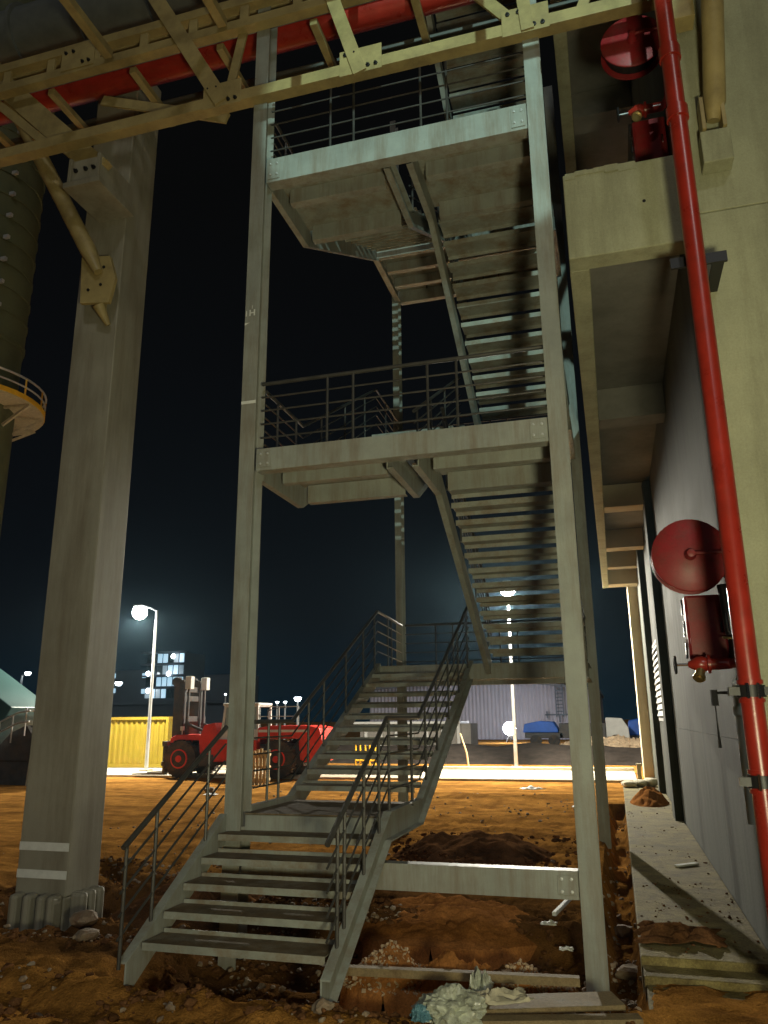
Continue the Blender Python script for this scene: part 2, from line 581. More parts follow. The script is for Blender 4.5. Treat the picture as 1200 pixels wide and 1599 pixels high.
def deck(x0, x1, y0, y1, z):
    m = MB()
    m.box(x0, x1, y0, y1, z - 0.012, z)
    o = m.build('landing_deck', 'tread_dust' if z < 1 else 'steel_tread', stair)
    return o

TW = 1.2
def tread_mesh(w, dep, nm):
    m = MB()
    t = 0.008
    m.box(0, w, 0, dep, -t, 0)
    m.box(0, w, 0, t, -0.046, -t)
    m.box(0, w, dep - t, dep, -0.03, -t)
    m.box(0, w, dep - t, dep, 0, 0.026)
    m.box(0, w, t, 0.03, -0.046, -0.039)
    me = m.mesh(nm)
    me.materials.append(MATS['steel_tread'])
    me.materials.append(MATS['tread_dust'])
    for p in me.polygons:
        if p.normal.z > 0.9 and abs(p.center.z) < 0.001:
            p.material_index = 1
    return me
TR_L = tread_mesh(1.16, 0.27, 'tread')
def tread_mesh_back(w, dep, nm):
    m = MB()
    t = 0.008
    m.box(0, w, 0, dep, -t, 0)
    m.box(0, w, 0, t, -0.03, -t)
    m.box(0, w, 0, t, 0, 0.028)
    m.box(0, w, dep - t, dep, -0.05, -t)
    me = m.mesh(nm)
    me.materials.append(MATS['steel_tread'])
    me.materials.append(MATS['tread_dust'])
    for p in me.polygons:
        if p.normal.z > 0.9 and abs(p.center.z) < 0.001:
            p.material_index = 1
    return me
TR_R = tread_mesh_back(1.12, 0.27, 'tread')
TR_0 = tread_mesh(1.27, 0.27, 'tread')

def flight(x0, me, ya, za, yb, zb, n, lift=0.0):
    # n rises between (ya,za) and (yb,zb): n-1 treads
    dirn = 1 if yb > ya else -1
    for k in range(1, n):
        f = k / n
        z = za + (zb - za) * f
        y = ya + (yb - ya) * (k - 1) / (n - 1)
        yy = y if dirn > 0 else y - 0.27
        place('tread', me, stair, (x0, yy, z))
        # brackets read as part of the stringer

LX0, LX1 = -3.0, -1.8
RX0, RX1 = -1.5, -0.35
# bottom flight and its small landing
for k in range(5):
    place('tread', TR_0, stair, (LX0 - 0.09, 4.93 + 0.246 * k, 0.2 + 0.132 * k))
tops = [(4.80, 0.115), (6.16, 0.90), (7.22, 0.90), (10.2, 2.32)]
channel_y('stringer', LX0 - 0.11, [(4.80, 0.115), (6.09, 0.86)], 0.22, -1)
channel_y('stringer', LX0, [(6.325, 0.90)] + tops[2:], 0.22, -1)
channel_y('stringer', LX1, tops, 0.22, 1)
deck(LX0 + 0.014, LX1 - 0.014, 6.17, 7.26, 0.86)
channel_x('landing_joist', LX0 + 0.014, LX1 - 0.014, 6.30, 0.70, 0.845)
channel_x('landing_joist', LX0 + 0.014, LX1 - 0.014, 7.05, 0.70, 0.845)
channel_x('riser_plate', LX0 + 0.014, LX1 - 0.014, 6.175, 0.73, 0.845, fl=0.04)
channel_x('ground_beam', XL + 0.08, XR - 0.078, YF - 0.06, 0.34, 0.53, fl=0.12)
flight(LX0 + 0.02, TR_L, 7.24, 0.86, 10.0, 2.28, 11)

def back_landing(z):
    deck(LX0, RX1, 10.16, 11.5, z)
    channel_x('landing_beam', LX0 - 0.0, RX1, 10.14, z - 0.2, z - 0.014, fl=0.08)
    channel_x('landing_beam', XL + 0.08, XR - 0.08, YB - 0.06, z - 0.22, z + 0.02, fl=0.1)
    channel_x('landing_joist', LX0 + 0.03, RX1 - 0.03, 10.6, z - 0.17, z - 0.014)
    channel_x('landing_joist', LX0 + 0.03, RX1 - 0.03, 11.05, z - 0.17, z - 0.014)
    for x in (XL + 0.05, XR - 0.05):
        ibeam_y('side_beam', x, 10.16, YB - 0.105, z - 0.22, z - 0.014)

def front_landing(z, dep):
    deck(LX0, LX1, 6.33, 7.36, z - 0.015)
    deck(RX0, RX1, 6.33, 7.36, z - 0.015)
    channel_x('landing_beam', XL + 0.079, XR - 0.079, YF - 0.06, z - dep, z, fl=0.13)
    for (a, b) in ((LX0 + 0.07, LX1 - 0.07), (RX0 + 0.07, RX1 - 0.02)):
        channel_x('landing_joist', a, b, 6.62, z - 0.2, z - 0.03, fl=0.09)
        channel_x('landing_joist', a, b, 7.28, z - 0.22, z - 0.03, fl=0.09)

def end_plates(y, z0, z1):
    for x, sgn in ((XL + 0.079, 1), (XR - 0.079, -1)):
        for f in (0.0,):
            m = MB()
            xa, xb = sorted((x + sgn * 0.02, x + sgn * 0.15))
            m.box(xa, xb, y - 0.010, y - 0.001, z0 + 0.03, z1 - 0.03)
            pe = m.build('splice_plate', 'steel_grey', stair, bevel=0.002)
            for bx in (0.05, 0.12):
                for bz in (0.28, 0.72):
                    b = MB()
                    b.lathe((x + sgn * bx, y - 0.0105, z0 + (z1 - z0) * bz), (0, -1, 0), [(0.012, 0), (0.012, 0.009), (0.006, 0.010), (0.006, 0.018)], 6)
                    b.build('bolt', 'lamp_metal', pe)
end_plates(YF - 0.06, 4.01 - 0.21, 4.01)
end_plates(YF - 0.06, 7.16 - 0.28, 7.16)
end_plates(YF - 0.06, 0.34, 0.53)

ZL = [2.28, 4.01, 5.58, 7.16, 8.70, 10.30]
for z in (ZL[0], ZL[2], ZL[4]):
    back_landing(z)
front_landing(ZL[1], 0.21)
front_landing(ZL[3], 0.28)
front_landing(ZL[5], 0.28)
# right-hand flights come towards the viewer
for (za, zb) in ((ZL[0], ZL[1]), (ZL[2], ZL[3]), (ZL[4], ZL[5])):
    n = int(round((zb - za) / 0.132))
    flight(RX0 + 0.02, TR_R, 10.22, za, 7.5, zb, n)
    tp = [(6.34, zb - 0.02), (7.36, zb - 0.02), (10.3, za + 0.04), (10.55, za + 0.04)]
    tp = [(6.34, zb - 0.02), (7.30, zb - 0.02), (10.24, za + 0.03)]
    channel_y('stringer', RX0, tp, 0.23, -1)
    channel_y('stringer', RX1, tp, 0.23, 1)
# left-hand flights climb away from the viewer
for (za, zb) in ((ZL[1], ZL[2]), (ZL[3], ZL[4])):
    n = int(round((zb - za) / 0.132))
    flight(LX0 + 0.02, TR_L, 7.36, za, 10.0, zb, n)
    tp = [(6.34, za - 0.02), (7.34, za - 0.02), (10.2, zb + 0.03)]
    channel_y('stringer', LX0, tp, 0.23, -1)
    channel_y('stringer', LX1, tp, 0.23, 1)

def railing(pts, post_t, h=0.68, n=4):
    pts = [Vector(p) for p in pts]
    up_ = Vector((0, 0, 1))
    top = MB().tube([p + up_ * h for p in pts], 0.019, 8)
    ro = top.build('railing', 'rail_grey', stair, smooth=True)
    for k in range(n):
        q = MB().tube([p + up_ * (h * (k + 1) / (n + 1.0)) for p in pts], 0.0085, 6)
        q.build('mid_rail', 'rail_grey', ro, smooth=True)
    L = [(pts[i + 1] - pts[i]).length for i in range(len(pts) - 1)]
    for t in post_t:
        i = int(t)
        f = t - i
        if i >= len(pts) - 1:
            i, f = len(pts) - 2, 1.0
        p = pts[i].lerp(pts[i + 1], f)
        b = MB()
        b.tube([p - up_ * 0.06, p + up_ * (h - 0.01)], 0.0125, 6)
        b.build('post', 'rail_grey', ro, smooth=True)
    return ro

# bottom flight railings
xl, xr = LX0 - 0.03, LX1 + 0.03
railing([(xl - 0.11, 4.72, 0.12), (xl - 0.11, 6.08, 0.86)], [0.03, 0.28, 0.80])
railing([(xr, 4.82, 0.17), (xr, 6.17, 0.92), (xr, 7.22, 0.92), (xr, 10.1, 2.34)], [0.14, 0.24, 0.55, 0.83, 1.05, 1.75, 2.10, 2.28, 2.50, 2.72, 2.95])
railing([(xl, 6.40, 0.90), (xl, 7.22, 0.90), (xl, 10.15, 2.34), (xl, 11.42, 2.28)], [0.35, 0.65, 1.15, 1.30, 1.55, 1.78, 1.95, 2.4, 2.55])
for z in (ZL[0], ZL[2], ZL[4]):
    railing([(XL + 0.1, YB - 0.12, z), (XR - 0.1, YB - 0.12, z)], [0.18, 0.28, 0.55, 0.65, 0.9])
    railing([(XR - 0.05, YB - 0.12, z), (XR - 0.05, 10.2, z)], [0.2, 0.9])
for z, zz in ((ZL[1], 0.68), (ZL[3], 0.82)):
    y = YF + 0.02
    railing([(XL + 0.08, y, z), (XR - 0.08, y, z)], [0.25, 0.345, 0.61, 0.71], h=zz)
for (za, zb) in ((ZL[1], ZL[2]), (ZL[3], ZL[4])):
    railing([(xl, 6.4, za), (xl, 7.36, za), (xl, 10.15, zb + 0.05), (xl, 11.42, zb)], [0.3, 0.8, 1.2, 1.5, 1.8, 2.4])
    railing([(xr, 7.30, za), (xr, 10.1, zb + 0.05)], [0.05, 0.3, 0.6, 0.9])
for (za, zb) in ((ZL[0], ZL[1]), (ZL[2], ZL[3]), (ZL[4], ZL[5])):
    railing([(RX0 + 0.03, 7.3, zb), (RX0 + 0.03, 10.1, za + 0.08)], [0.05, 0.3, 0.6, 0.9])
    railing([(RX1 + 0.03, 6.4, zb), (RX1 + 0.03, 7.3, zb), (RX1 + 0.03, 10.1, za + 0.08)], [0.3, 0.9, 1.3, 1.6, 1.9])

# erection marks painted on the front left column: 1 H over an arrow, then a band
mk = MB()
fx, fy = XL, YF - 0.1015
def mark(x0, x1, z0, z1):
    mk.box(fx + x0, fx + x1, fy - 0.001, fy, z0, z1)
zc = 5.40
mark(-0.064, -0.054, zc - 0.03, zc + 0.03)
mark(-0.028, -0.014, zc - 0.03, zc + 0.035)
mark(0.018, 0.032, zc - 0.03, zc + 0.035)
mark(-0.014, 0.018, zc - 0.004, zc + 0.009)
mark(-0.002, 0.003, zc + 0.045, zc + 0.08)
mk.prism([(fx - 0.072, zc - 0.125), (fx - 0.02, zc - 0.10), (fx - 0.072, zc - 0.10)], fy - 0.001, fy, 'y')
mark(-0.074, 0.0745, 4.455, 4.485)
mk.build('paint_mark', 'white_paint', stair)

# ------------------------------------------------------------------ concrete building on the right
bld = thing('concrete_building', 'raw concrete building with cantilevered balcony slabs along its long side', 'building', (2.5, 14, 0))
WX = 0.89
NY = 5.76
FYE = 24.6
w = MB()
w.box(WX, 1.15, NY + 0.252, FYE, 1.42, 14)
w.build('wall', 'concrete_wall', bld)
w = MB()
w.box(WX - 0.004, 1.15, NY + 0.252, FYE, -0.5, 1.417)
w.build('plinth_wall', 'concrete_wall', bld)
w = MB()
w.box(WX, 7.0, NY, NY + 0.25, 5.422, 14)
w.build('end_wall', 'concrete', bld, bevel=0.008)
w = MB()
w.box(WX + 0.003, 7.0, NY + 0.004, NY + 0.25, -0.5, 5.415)
w.build('end_wall', 'concrete', bld, bevel=0.008)
for (y0, y1, x0) in ((13.6, 14.2, 0.76), (18.2, 18.8, 0.76)):
    w = MB()
    w.box(x0, WX - 0.006, y0, y1, -0.3, 5.55)
    w.build('pilaster', 'concrete_wall', bld, bevel=0.01)
w = MB()
w.box(0.62, WX - 0.006, 23.4, 24.5, -0.3, 5.55)
w.build('pilaster', 'cream_render', bld, bevel=0.01)

win = MB()
win.box(0.868, 0.884, 15.0, 17.9, 1.50, 1.56)
win.box(0.868, 0.884, 15.0, 17.9, 3.00, 3.06)
win.box(0.868, 0.884, 15.0, 15.08, 1.561, 2.999)
win.box(0.868, 0.884, 17.82, 17.9, 1.561, 2.999)
wo = win.build('window', 'fork_white', bld)
for k in range(11):
    z = 1.60 + k * 0.128
    m = MB()
    m.add([(0.84, 15.09, z), (0.84, 17.81, z), (0.88, 17.81, z + 0.10), (0.88, 15.09, z + 0.10), (0.846, 15.09, z - 0.004), (0.846, 17.81, z - 0.004), (0.886, 17.81, z + 0.096), (0.886, 15.09, z + 0.096)],
          [(0, 1, 2, 3), (7, 6, 5, 4), (0, 4, 5, 1), (1, 5, 6, 2), (2, 6, 7, 3), (3, 7, 4, 0)])
    m.build('slat', 'white_paint', wo)

def balcony(z0, z1, beams, mface):
    e0, e1 = -0.07, 0.09
    m = MB()
    m.box(e0, WX - 0.002, NY, NY + 0.2, z0, z1)
    m.build('balcony_end_beam', mface, bld, bevel=0.01)
    m = MB()
    m.box(e0 - 0.004, e1, NY + 0.202, 23.2, z0 + 0.003, z1 - 0.004)
    m.build('balcony_edge_beam', mface, bld, bevel=0.01)
    m = MB()
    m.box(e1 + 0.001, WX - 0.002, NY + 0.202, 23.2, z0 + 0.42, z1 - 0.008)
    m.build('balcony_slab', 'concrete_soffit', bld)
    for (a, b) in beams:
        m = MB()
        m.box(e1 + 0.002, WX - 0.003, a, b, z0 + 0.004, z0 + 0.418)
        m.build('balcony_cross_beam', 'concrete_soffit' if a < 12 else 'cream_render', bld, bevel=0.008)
BM = [(9.5, 9.85), (13.9, 14.3), (17.5, 17.9), (19.9, 20.2), (22.6, 23.15)]
balcony(5.2, 6.0, BM, 'concrete')
balcony(9.75, 10.5, BM[:2], 'concrete')
# broken mortar lip along the top of the end beam
m = MB()
x = -0.05
while x < 0.5:
    wdt = random.uniform(0.05, 0.14)
    m.box(x, x + wdt, NY - random.uniform(0.006, 0.018), NY - 0.001, 6.0 - random.uniform(0.03, 0.07), 6.0 + random.uniform(0.002, 0.02))
    x += wdt
m.build('mortar_lip', 'concrete', bld)
# pipe-rack seat corbel on the end wall
m = MB()
m.box(1.0, 1.22, NY - 0.16, NY - 0.002, 5.75, 6.04)
m.build('corbel', 'concrete', bld, bevel=0.01)
# form tie hole
m = MB()
m.lathe((0.55, NY - 0.002, 5.62), (0, 1, 0), [(0.014, 0), (0.014, 0.003)], 10)
m.build('tie_hole', 'black_steel', bld)

# ------------------------------------------------------------------ pipe rack
rack = thing('pipe_rack', 'cream painted overhead truss pipe rack on a tall grey column', 'pipe rack', (-5.35, 7.0, -0.1))
cb = MB()
cb.box(-5.66, -5.09, 6.77, 7.27, 0.0, 9.6)
colm = cb.build('column', 'column_grey', rack, bevel=0.012)
for z in (0.155, 0.40):
    m = MB()
    m.box(-5.655, -5.095, 6.764, 6.768, z, z + 0.075)
    m.build('painted_band', 'white_paint', colm)
m = MB()
m.box(-5.78, -4.97, 6.62, 7.4, -0.42, -0.37)
m.build('base_plate', 'column_grey', colm, bevel=0.01)
m = MB()
m.box(-5.655, -5.095, 6.775, 7.265, -0.37, -0.001)
m.build('column_foot', 'column_grey', colm)
def fin(x0, x1, y0, y1):
    m = MB()
    m.box(x0, x1, y0, y1, -0.37, 0.04)
    m.build('stiffener', 'column_grey', colm, bevel=0.035)
for x in (-5.55, -5.40, -5.25, -5.14):
    fin(x - 0.04, x + 0.04, 6.60, 6.768)
for y in (6.87, 7.0, 7.13):
    fin(-5.088, -4.93, y - 0.04, y + 0.04)

def rbar(name, a, b, w_, h_, m_='truss_cream', ref=(0, 0, 1), bev=0.004):
    return MB().bar(a, b, w_, h_, ref).build(name, m_, rack, bevel=bev)

YT = 6.0
XA, XB = -9.5, 1.6
def angle_x(name, y, z, s=0.12, t=0.012, m_='truss_cream', x0=XA, x1=XB):
    m = MB()
    m.box(x0, x1, y, y + t, z, z + s)
    m.box(x0, x1, y + t, y + s, z, z + t)
    return m.build(name, m_, rack, bevel=0.002)
# front truss
angle_x('bottom_chord', YT, 7.84, 0.13)
angle_x('top_chord', YT, 8.80, 0.11)
angle_x('top_chord', YT, 9.10, 0.11)
for i in range(14):
    x = -7.6 + i * 0.62
    m = MB()
    m.box(x - 0.05, x + 0.05, YT + 0.014, YT + 0.05, 8.91, 9.10)
    m.build('batten', 'truss_cream', rack, bevel=0.003)
# the rack's other truss runs nearer the viewer, overhead
YR = 4.1
angle_x('bottom_chord', YR, 7.84, 0.13)
angle_x('top_chord', YR, 8.80, 0.11)
angle_x('top_chord', YR, 9.10, 0.11)
for x in (-7.0, -4.9, -3.48, -1.9, -0.3):
    rbar('cross_tie', (x, YR + 0.14, 8.86), (x, YT - 0.04, 8.86), 0.1, 0.1)
    rbar('hanger', (x, YR + 0.03, 7.98), (x, YR + 0.03, 8.79), 0.08, 0.05)
# web members meeting at the bottom nodes
def web(a, b, w_=0.13):
    rbar('diagonal', (a[0], YT - 0.03, a[1]), (b[0], YT - 0.03, b[1]), 0.05, w_, ref=(0, 1, 0.001))
def webf(xa, za, xb, zb, w_=0.12, y=None, t=0.03):
    y = YT - 0.02 if y is None else y
    a, b = Vector((xa, y, za)), Vector((xb, y, zb))
    d = (b - a).normalized()
    s = Vector((-d.z, 0, d.x)) * (w_ / 2)
    m = MB()
    poly = [(a.x + s.x, a.z + s.z), (b.x + s.x, b.z + s.z), (b.x - s.x, b.z - s.z), (a.x - s.x, a.z - s.z)]
    m.prism(poly, y - t / 2, y + t / 2, 'y')
    return m.build('diagonal', 'truss_cream', rack, bevel=0.003)
webf(-4.55, 9.85, -3.45, 7.86, 0.17)
webf(-3.30, 8.82, -3.46, 7.95, 0.10, y=YT + 0.10)
webf(-5.20, 8.62, -3.55, 7.94, 0.12, y=YT + 0.30)
webf(-2.30, 9.05, -1.93, 7.80, 0.14)
webf(-0.40, 9.4, -0.28, 7.82, 0.12)
webf(-0.95, 8.75, -0.36, 7.95, 0.12, y=YT + 0.06)
webf(0.55, 8.8, 0.20, 7.95, 0.10, y=YT + 0.06)
# heavy knee strut down to the column bracket
webf(-7.2, 9.75, -5.05, 7.55, 0.26, y=YT + 0.22, t=0.12)
m = MB()
m.box(-5.45, -4.98, 6.10, 6.768, 7.33, 7.40)
m.box(-5.42, -5.38, 6.12, 6.768, 7.40, 7.72)
m.box(-5.05, -5.01, 6.12, 6.768, 7.40, 7.72)
m.box(-5.38, -5.05, 6.15, 6.19, 7.40, 7.70)
m.build('bracket', 'column_grey', rack, bevel=0.004)
for x in (-5.33, -5.2, -5.1):
    m = MB()
    m.lathe((x, 6.149, 7.56), (0, -1, 0), [(0.026, 0), (0.026, 0.02), (0.012, 0.022), (0.012, 0.04)], 6)
    m.build('bolt', 'black_steel', rack)
for (px, pz) in ((-5.35, 8.96), (-3.46, 7.93), (-0.3, 7.93), (-1.93, 7.93)):
    m = MB()
    m.box(px - 0.22, px + 0.22, YT - 0.012, YT - 0.001, pz - 0.12, pz + 0.18)
    gp = m.build('gusset_plate', 'truss_cream', rack, bevel=0.003)
    for (dx, dz) in ((-0.16, 0.12), (-0.06, 0.12), (0.08, -0.06), (0.16, -0.06)):
        b = MB()
        b.lathe((px + dx, YT - 0.0125, pz + dz), (0, -1, 0), [(0.022, 0), (0.022, 0.014), (0.010, 0.016), (0.010, 0.03)], 6)
        b.build('bolt', 'black_steel', gp)
# round tube brace on the left with its pinned end
m = MB()
m.tube([(-7.6, 6.2, 10.9), (-5.36, 6.52, 6.78), (-5.22, 6.54, 6.5)], [0.095, 0.095, 0.05], 16)
m.build('tube_brace', 'truss_cream', rack, smooth=True)
m = MB()
m.prism([(-5.50, 6.78), (-5.12, 6.72), (-5.02, 6.42), (-5.08, 6.12), (-5.46, 6.17)], 6.58, 6.63, 'y')
m.box(-5.28, -5.24, 6.632, 6.768, 6.1, 6.7)
gp = m.build('gusset_plate', 'truss_cream', rack, bevel=0.004)
for (x, z) in ((-5.36, 6.32), (-5.20, 6.36), (-5.18, 6.58)):
    b = MB()
    b.lathe((x, 6.579, z), (0, -1, 0), [(0.018, 0), (0.018, 0.012)], 6)
    b.build('bolt', 'black_steel', gp)
m = MB()
m.tube([(-5.22, 6.60, 6.12), (-5.16, 6.72, 5.92)], [0.07, 0.03], 12)
m.build('brace_stub', 'truss_cream', rack, smooth=True)
# round tube brace on the right landing on the corbel
m = MB()
m.tube([(1.28, 5.2, 8.4), (1.14, 5.62, 6.3), (1.12, 5.66, 6.16)], [0.085, 0.085, 0.05], 16)
m.build('tube_brace', 'truss_cream', rack, smooth=True)
m = MB()
m.box(1.02, 1.05, 5.58, 5.72, 6.043, 6.34)
m.box(1.17, 1.20, 5.58, 5.72, 6.043, 6.34)
m.build('clevis', 'truss_cream', rack, bevel=0.003)
# end post of the rack over the building
rbar('end_post', (0.98, 5.66, 7.15), (0.98, 5.66, 9.4), 0.2, 0.16)
# conduits clipped along the rack beside the fire main
for (y, z, r0, m_) in ((6.22, 8.97, 0.035, 'truss_dark'), (6.30, 9.32, 0.05, 'truss_cream'), (6.86, 8.93, 0.05, 'truss_dark')):
    m = MB()
    m.tube([(-9.5, y, z), (1.6, y, z)], r0, 10)
    cdt = m.build('conduit', m_, rack, smooth=True)
for k in range(9):
    x = -8.0 + k * 1.1
    m = MB()
    m.box(x - 0.04, x + 0.04, YT + 0.13, 7.0, 8.72, 8.80)
    m.build('pipe_support', 'truss_cream', rack, bevel=0.003)
webf(-6.6, 8.82, -5.7, 7.95, 0.10, y=YT + 0.10)
# red fire main lying in the rack
m = MB()
m.tube([(-10, 6.55, 9.17), (2.0, 6.55, 9.17)], 0.17, 28)
o = m.build('fire_main', 'red_paint', smooth=True)
tag(o, 'thick glossy red pipe lying in the overhead truss rack', 'pipe')
# dark ducts on top of the rack
m = MB()
m.tube([(-11, 6.9, 10.6), (2.5, 6.9, 10.6)], 0.42, 24)
for x in range(-10, 2):
    m.tube([(x, 6.9, 10.6), (x + 0.06, 6.9, 10.6)], 0.47, 24)
o = m.build('duct', 'truss_dark', smooth=True)
tag(o, 'dark flanged duct running above the red pipe on the rack', 'duct')

# ------------------------------------------------------------------ fire riser, hose reels and valves
ris = thing('fire_riser', 'red vertical fire pipe with black couplings in front of the end wall', 'pipe', (0.8, 5.25, -0.1))
PX, PY = 0.80, 5.25
m = MB()
m.tube([(PX, PY, -0.3), (PX, PY, 9.1)], 0.066, 24)
m.build('pipe', 'red_paint', ris, smooth=True)
for z in (1.22, 1.74):
    m = MB()
    m.tube([(PX, PY, z - 0.035), (PX, PY, z + 0.035)], 0.084, 20)
    m.bar((PX - 0.13, PY - 0.02, z), (PX + 0.13, PY - 0.02, z), 0.06, 0.05)
    c = m.build('coupling', 'black_steel', ris, smooth=True)
    for s in (-1, 1):
        b = MB()
        b.tube([(PX + s * 0.03, PY - 0.096, z - 0.045), (PX + s * 0.03, PY - 0.096, z + 0.045)], 0.008, 6)
        b.build('bolt', 'chrome', c)
    for dz in (-0.055, 0.055):
        b = MB()
        b.tube([(PX, PY, z + dz - 0.012), (PX, PY, z + dz + 0.012)], 0.076, 20)
        b.build('pipe_collar', 'red_paint', c, smooth=True)
for z in (5.95, 6.5):
    m = MB()
    m.tube([(PX, PY, z - 0.05), (PX, PY, z + 0.05)], 0.080, 20)
    m.build('pipe_collar', 'red_paint', ris, smooth=True)
m = MB()
m.box(PX - 0.16, PX + 0.22, PY + 0.075, PY + 0.10, 4.72, 4.80)
m.box(PX + 0.12, PX + 0.20, PY + 0.10, NY - 0.001, 4.72, 4.74)
m.build('wall_bracket', 'black_steel', ris)

def hose_station(loc, reel_label, cab_label, dz_cab, dz_valve, up_=False):
    x, y, z = loc
    hr = thing('hose_reel', reel_label, 'hose reel', (x, y, z), 'fire hose reels on the building')
    m = MB()
    prof = [(0.02, -0.02), (0.275, -0.02), (0.285, -0.012), (0.285, 0.0), (0.272, 0.008), (0.15, 0.012)]
    m.lathe((x, y, z), (0, 1, 0), prof, 40)
    m.build('front_disc', 'red_drum', hr, smooth=True)
    m = MB()
    m.lathe((x, y + 0.013, z), (0, 1, 0), [(0.24, 0), (0.25, 0.03), (0.24, 0.06), (0.25, 0.09), (0.24, 0.12)], 32)
    m.build('hose_coil', 'black_steel', hr, smooth=True)
    m = MB()
    m.lathe((x, y + 0.135, z), (0, 1, 0), [(0.15, 0), (0.285, 0.005), (0.285, 0.02), (0.02, 0.022)], 40)
    m.build('back_disc', 'red_drum', hr, smooth=True)
    m = MB()
    m.lathe((x, y - 0.021, z), (0, -1, 0), [(0.045, 0), (0.045, 0.03), (0.03, 0.05), (0.03, 0.085), (0.012, 0.09)], 16)
    m.build('hub', 'red_drum', hr, smooth=True)
    m = MB()
    m.tube([(x, y - 0.08, z), (x + 0.06, y - 0.10, z - 0.005), (x + 0.27, y - 0.10, z - 0.01)], 0.016, 10)
    m.build('supply_arm', 'red_drum', hr, smooth=True)
    m = MB()
    m.box(x - 0.03, x + 0.03, y + 0.16, y + 0.20, z - 0.24, z + 0.12)
    m.box(x - 0.03, WX - 0.006, y + 0.20, y + 0.24, z - 0.04, z + 0.02)
    m.build('wall_arm', 'red_drum', hr)
    if not up_:
        m = MB()
        m.tube([(x + 0.20, y + 0.02, z - 0.24), (x + 0.21, y, z - 0.42), (x + 0.215, y, z - 0.62)], [0.034, 0.036, 0.03], 12)
        hz = m.build('hose_nozzle', 'black_steel', hr, smooth=True)
        m = MB()
        m.tube([(x + 0.215, y - 0.02, z - 0.46), (x + 0.22, y - 0.03, z - 0.60)], 0.022, 10)
        m.build('nozzle_sleeve', 'chrome', hz, smooth=True)
        m = MB()
        m.tube([(x + 0.16, y - 0.03, z - 0.64), (x + 0.26, y - 0.03, z - 0.65)], 0.009, 8)
        m.build('nozzle_lever', 'brass', hz)
    cab = thing('hose_cabinet', cab_label, 'cabinet', (x + 0.08, y + 0.3, z + dz_cab), 'red hose cabinets on the building')
    cx0, cx1, cy0, cy1, cz0, cz1 = x - 0.06, x + 0.23, y + 0.22, y + 0.42, z + dz_cab, z + dz_cab + 0.52
    m = MB()
    m.box(cx0, cx1, cy0, cy1, cz0, cz1)
    m.build('box', 'red_drum', cab, bevel=0.015)
    m = MB()
    m.box(cx0 + 0.015, cx1 - 0.015, cy0 - 0.012, cy0 - 0.001, cz0 + 0.015, cz1 - 0.015)
    d = m.build('door', 'red_drum', cab, bevel=0.005)
    m = MB()
    m.box(cx1 - 0.05, cx1 - 0.035, cy0 - 0.03, cy0 - 0.0125, cz0 + 0.22, cz0 + 0.30)
    m.build('handle', 'chrome', d)
    m = MB()
    for k in range(3):
        m.tube([(cx0 - 0.018, cy0 + 0.02, cz0 + 0.03 + k * 0.17), (cx0 - 0.014, cy0 + 0.02, cz0 + 0.15 + k * 0.17)], 0.010, 8)
    m.build('hinge', 'chrome', cab, smooth=True)
    # landing valve fed from the riser
    vz = z + dz_valve
    v = thing('hydrant_valve', ('lower' if not up_ else 'upper') + ' red hydrant valve with brass outlet ' + ('below' if not up_ else 'under') + (' the lower hose reel' if not up_ else ' the upper hose reel'), 'valve', (x, y, vz), 'hydrant valves')
    m = MB()
    m.lathe((x - 0.10, y, vz), (1, 0, 0), [(0.02, 0), (0.035, 0.03), (0.055, 0.06), (0.06, 0.10), (0.05, 0.13), (0.07, 0.135), (0.07, 0.155), (0.045, 0.16), (0.04, 0.30)], 18)
    m.build('body', 'red_paint', v, smooth=True)
    m = MB()
    m.tube([(x + 0.20, y, vz), (x + 0.24, y - 0.10, vz), (PX, PY + 0.06, vz)], 0.034, 12)
    m.build('branch_pipe', 'red_drum', v, smooth=True)
    m = MB()
    m.tube([(x - 0.19, y, vz), (x - 0.09, y, vz)], 0.010, 8)
    m.build('spindle', 'chrome', v)
    m = MB()
    ring = [(x - 0.19, y + 0.06 * math.cos(t * PI / 9), vz + 0.06 * math.sin(t * PI / 9)) for t in range(19)]
    m.tube(ring, 0.010, 6, cap=False)
    m.bar((x - 0.19, y - 0.06, vz), (x - 0.19, y + 0.06, vz), 0.008, 0.014)
    m.bar((x - 0.19, y, vz - 0.06), (x - 0.19, y, vz + 0.06), 0.008, 0.014)
    m.build('handwheel', 'black_steel', v, smooth=True)
    m = MB()
    m.lathe((x - 0.02, y - 0.02, vz - 0.045), (-0.25, -0.5, -0.8), [(0.035, 0), (0.035, 0.05), (0.045, 0.052), (0.045, 0.075), (0.03, 0.078), (0.03, 0.09)], 14)
    m.build('outlet', 'brass', v, smooth=True)
hose_station((0.65, 6.30, 2.80), 'dark red round hose reel low on the building wall beside the riser', 'red hose cabinet directly below the lower round hose reel', -0.80, -0.83)
hose_station((0.65, 6.30, 7.72), 'dark red round hose reel high up under the pipe rack', 'red hose cabinet on the upper balcony below the high hose reel', -1.22, -0.78, True)

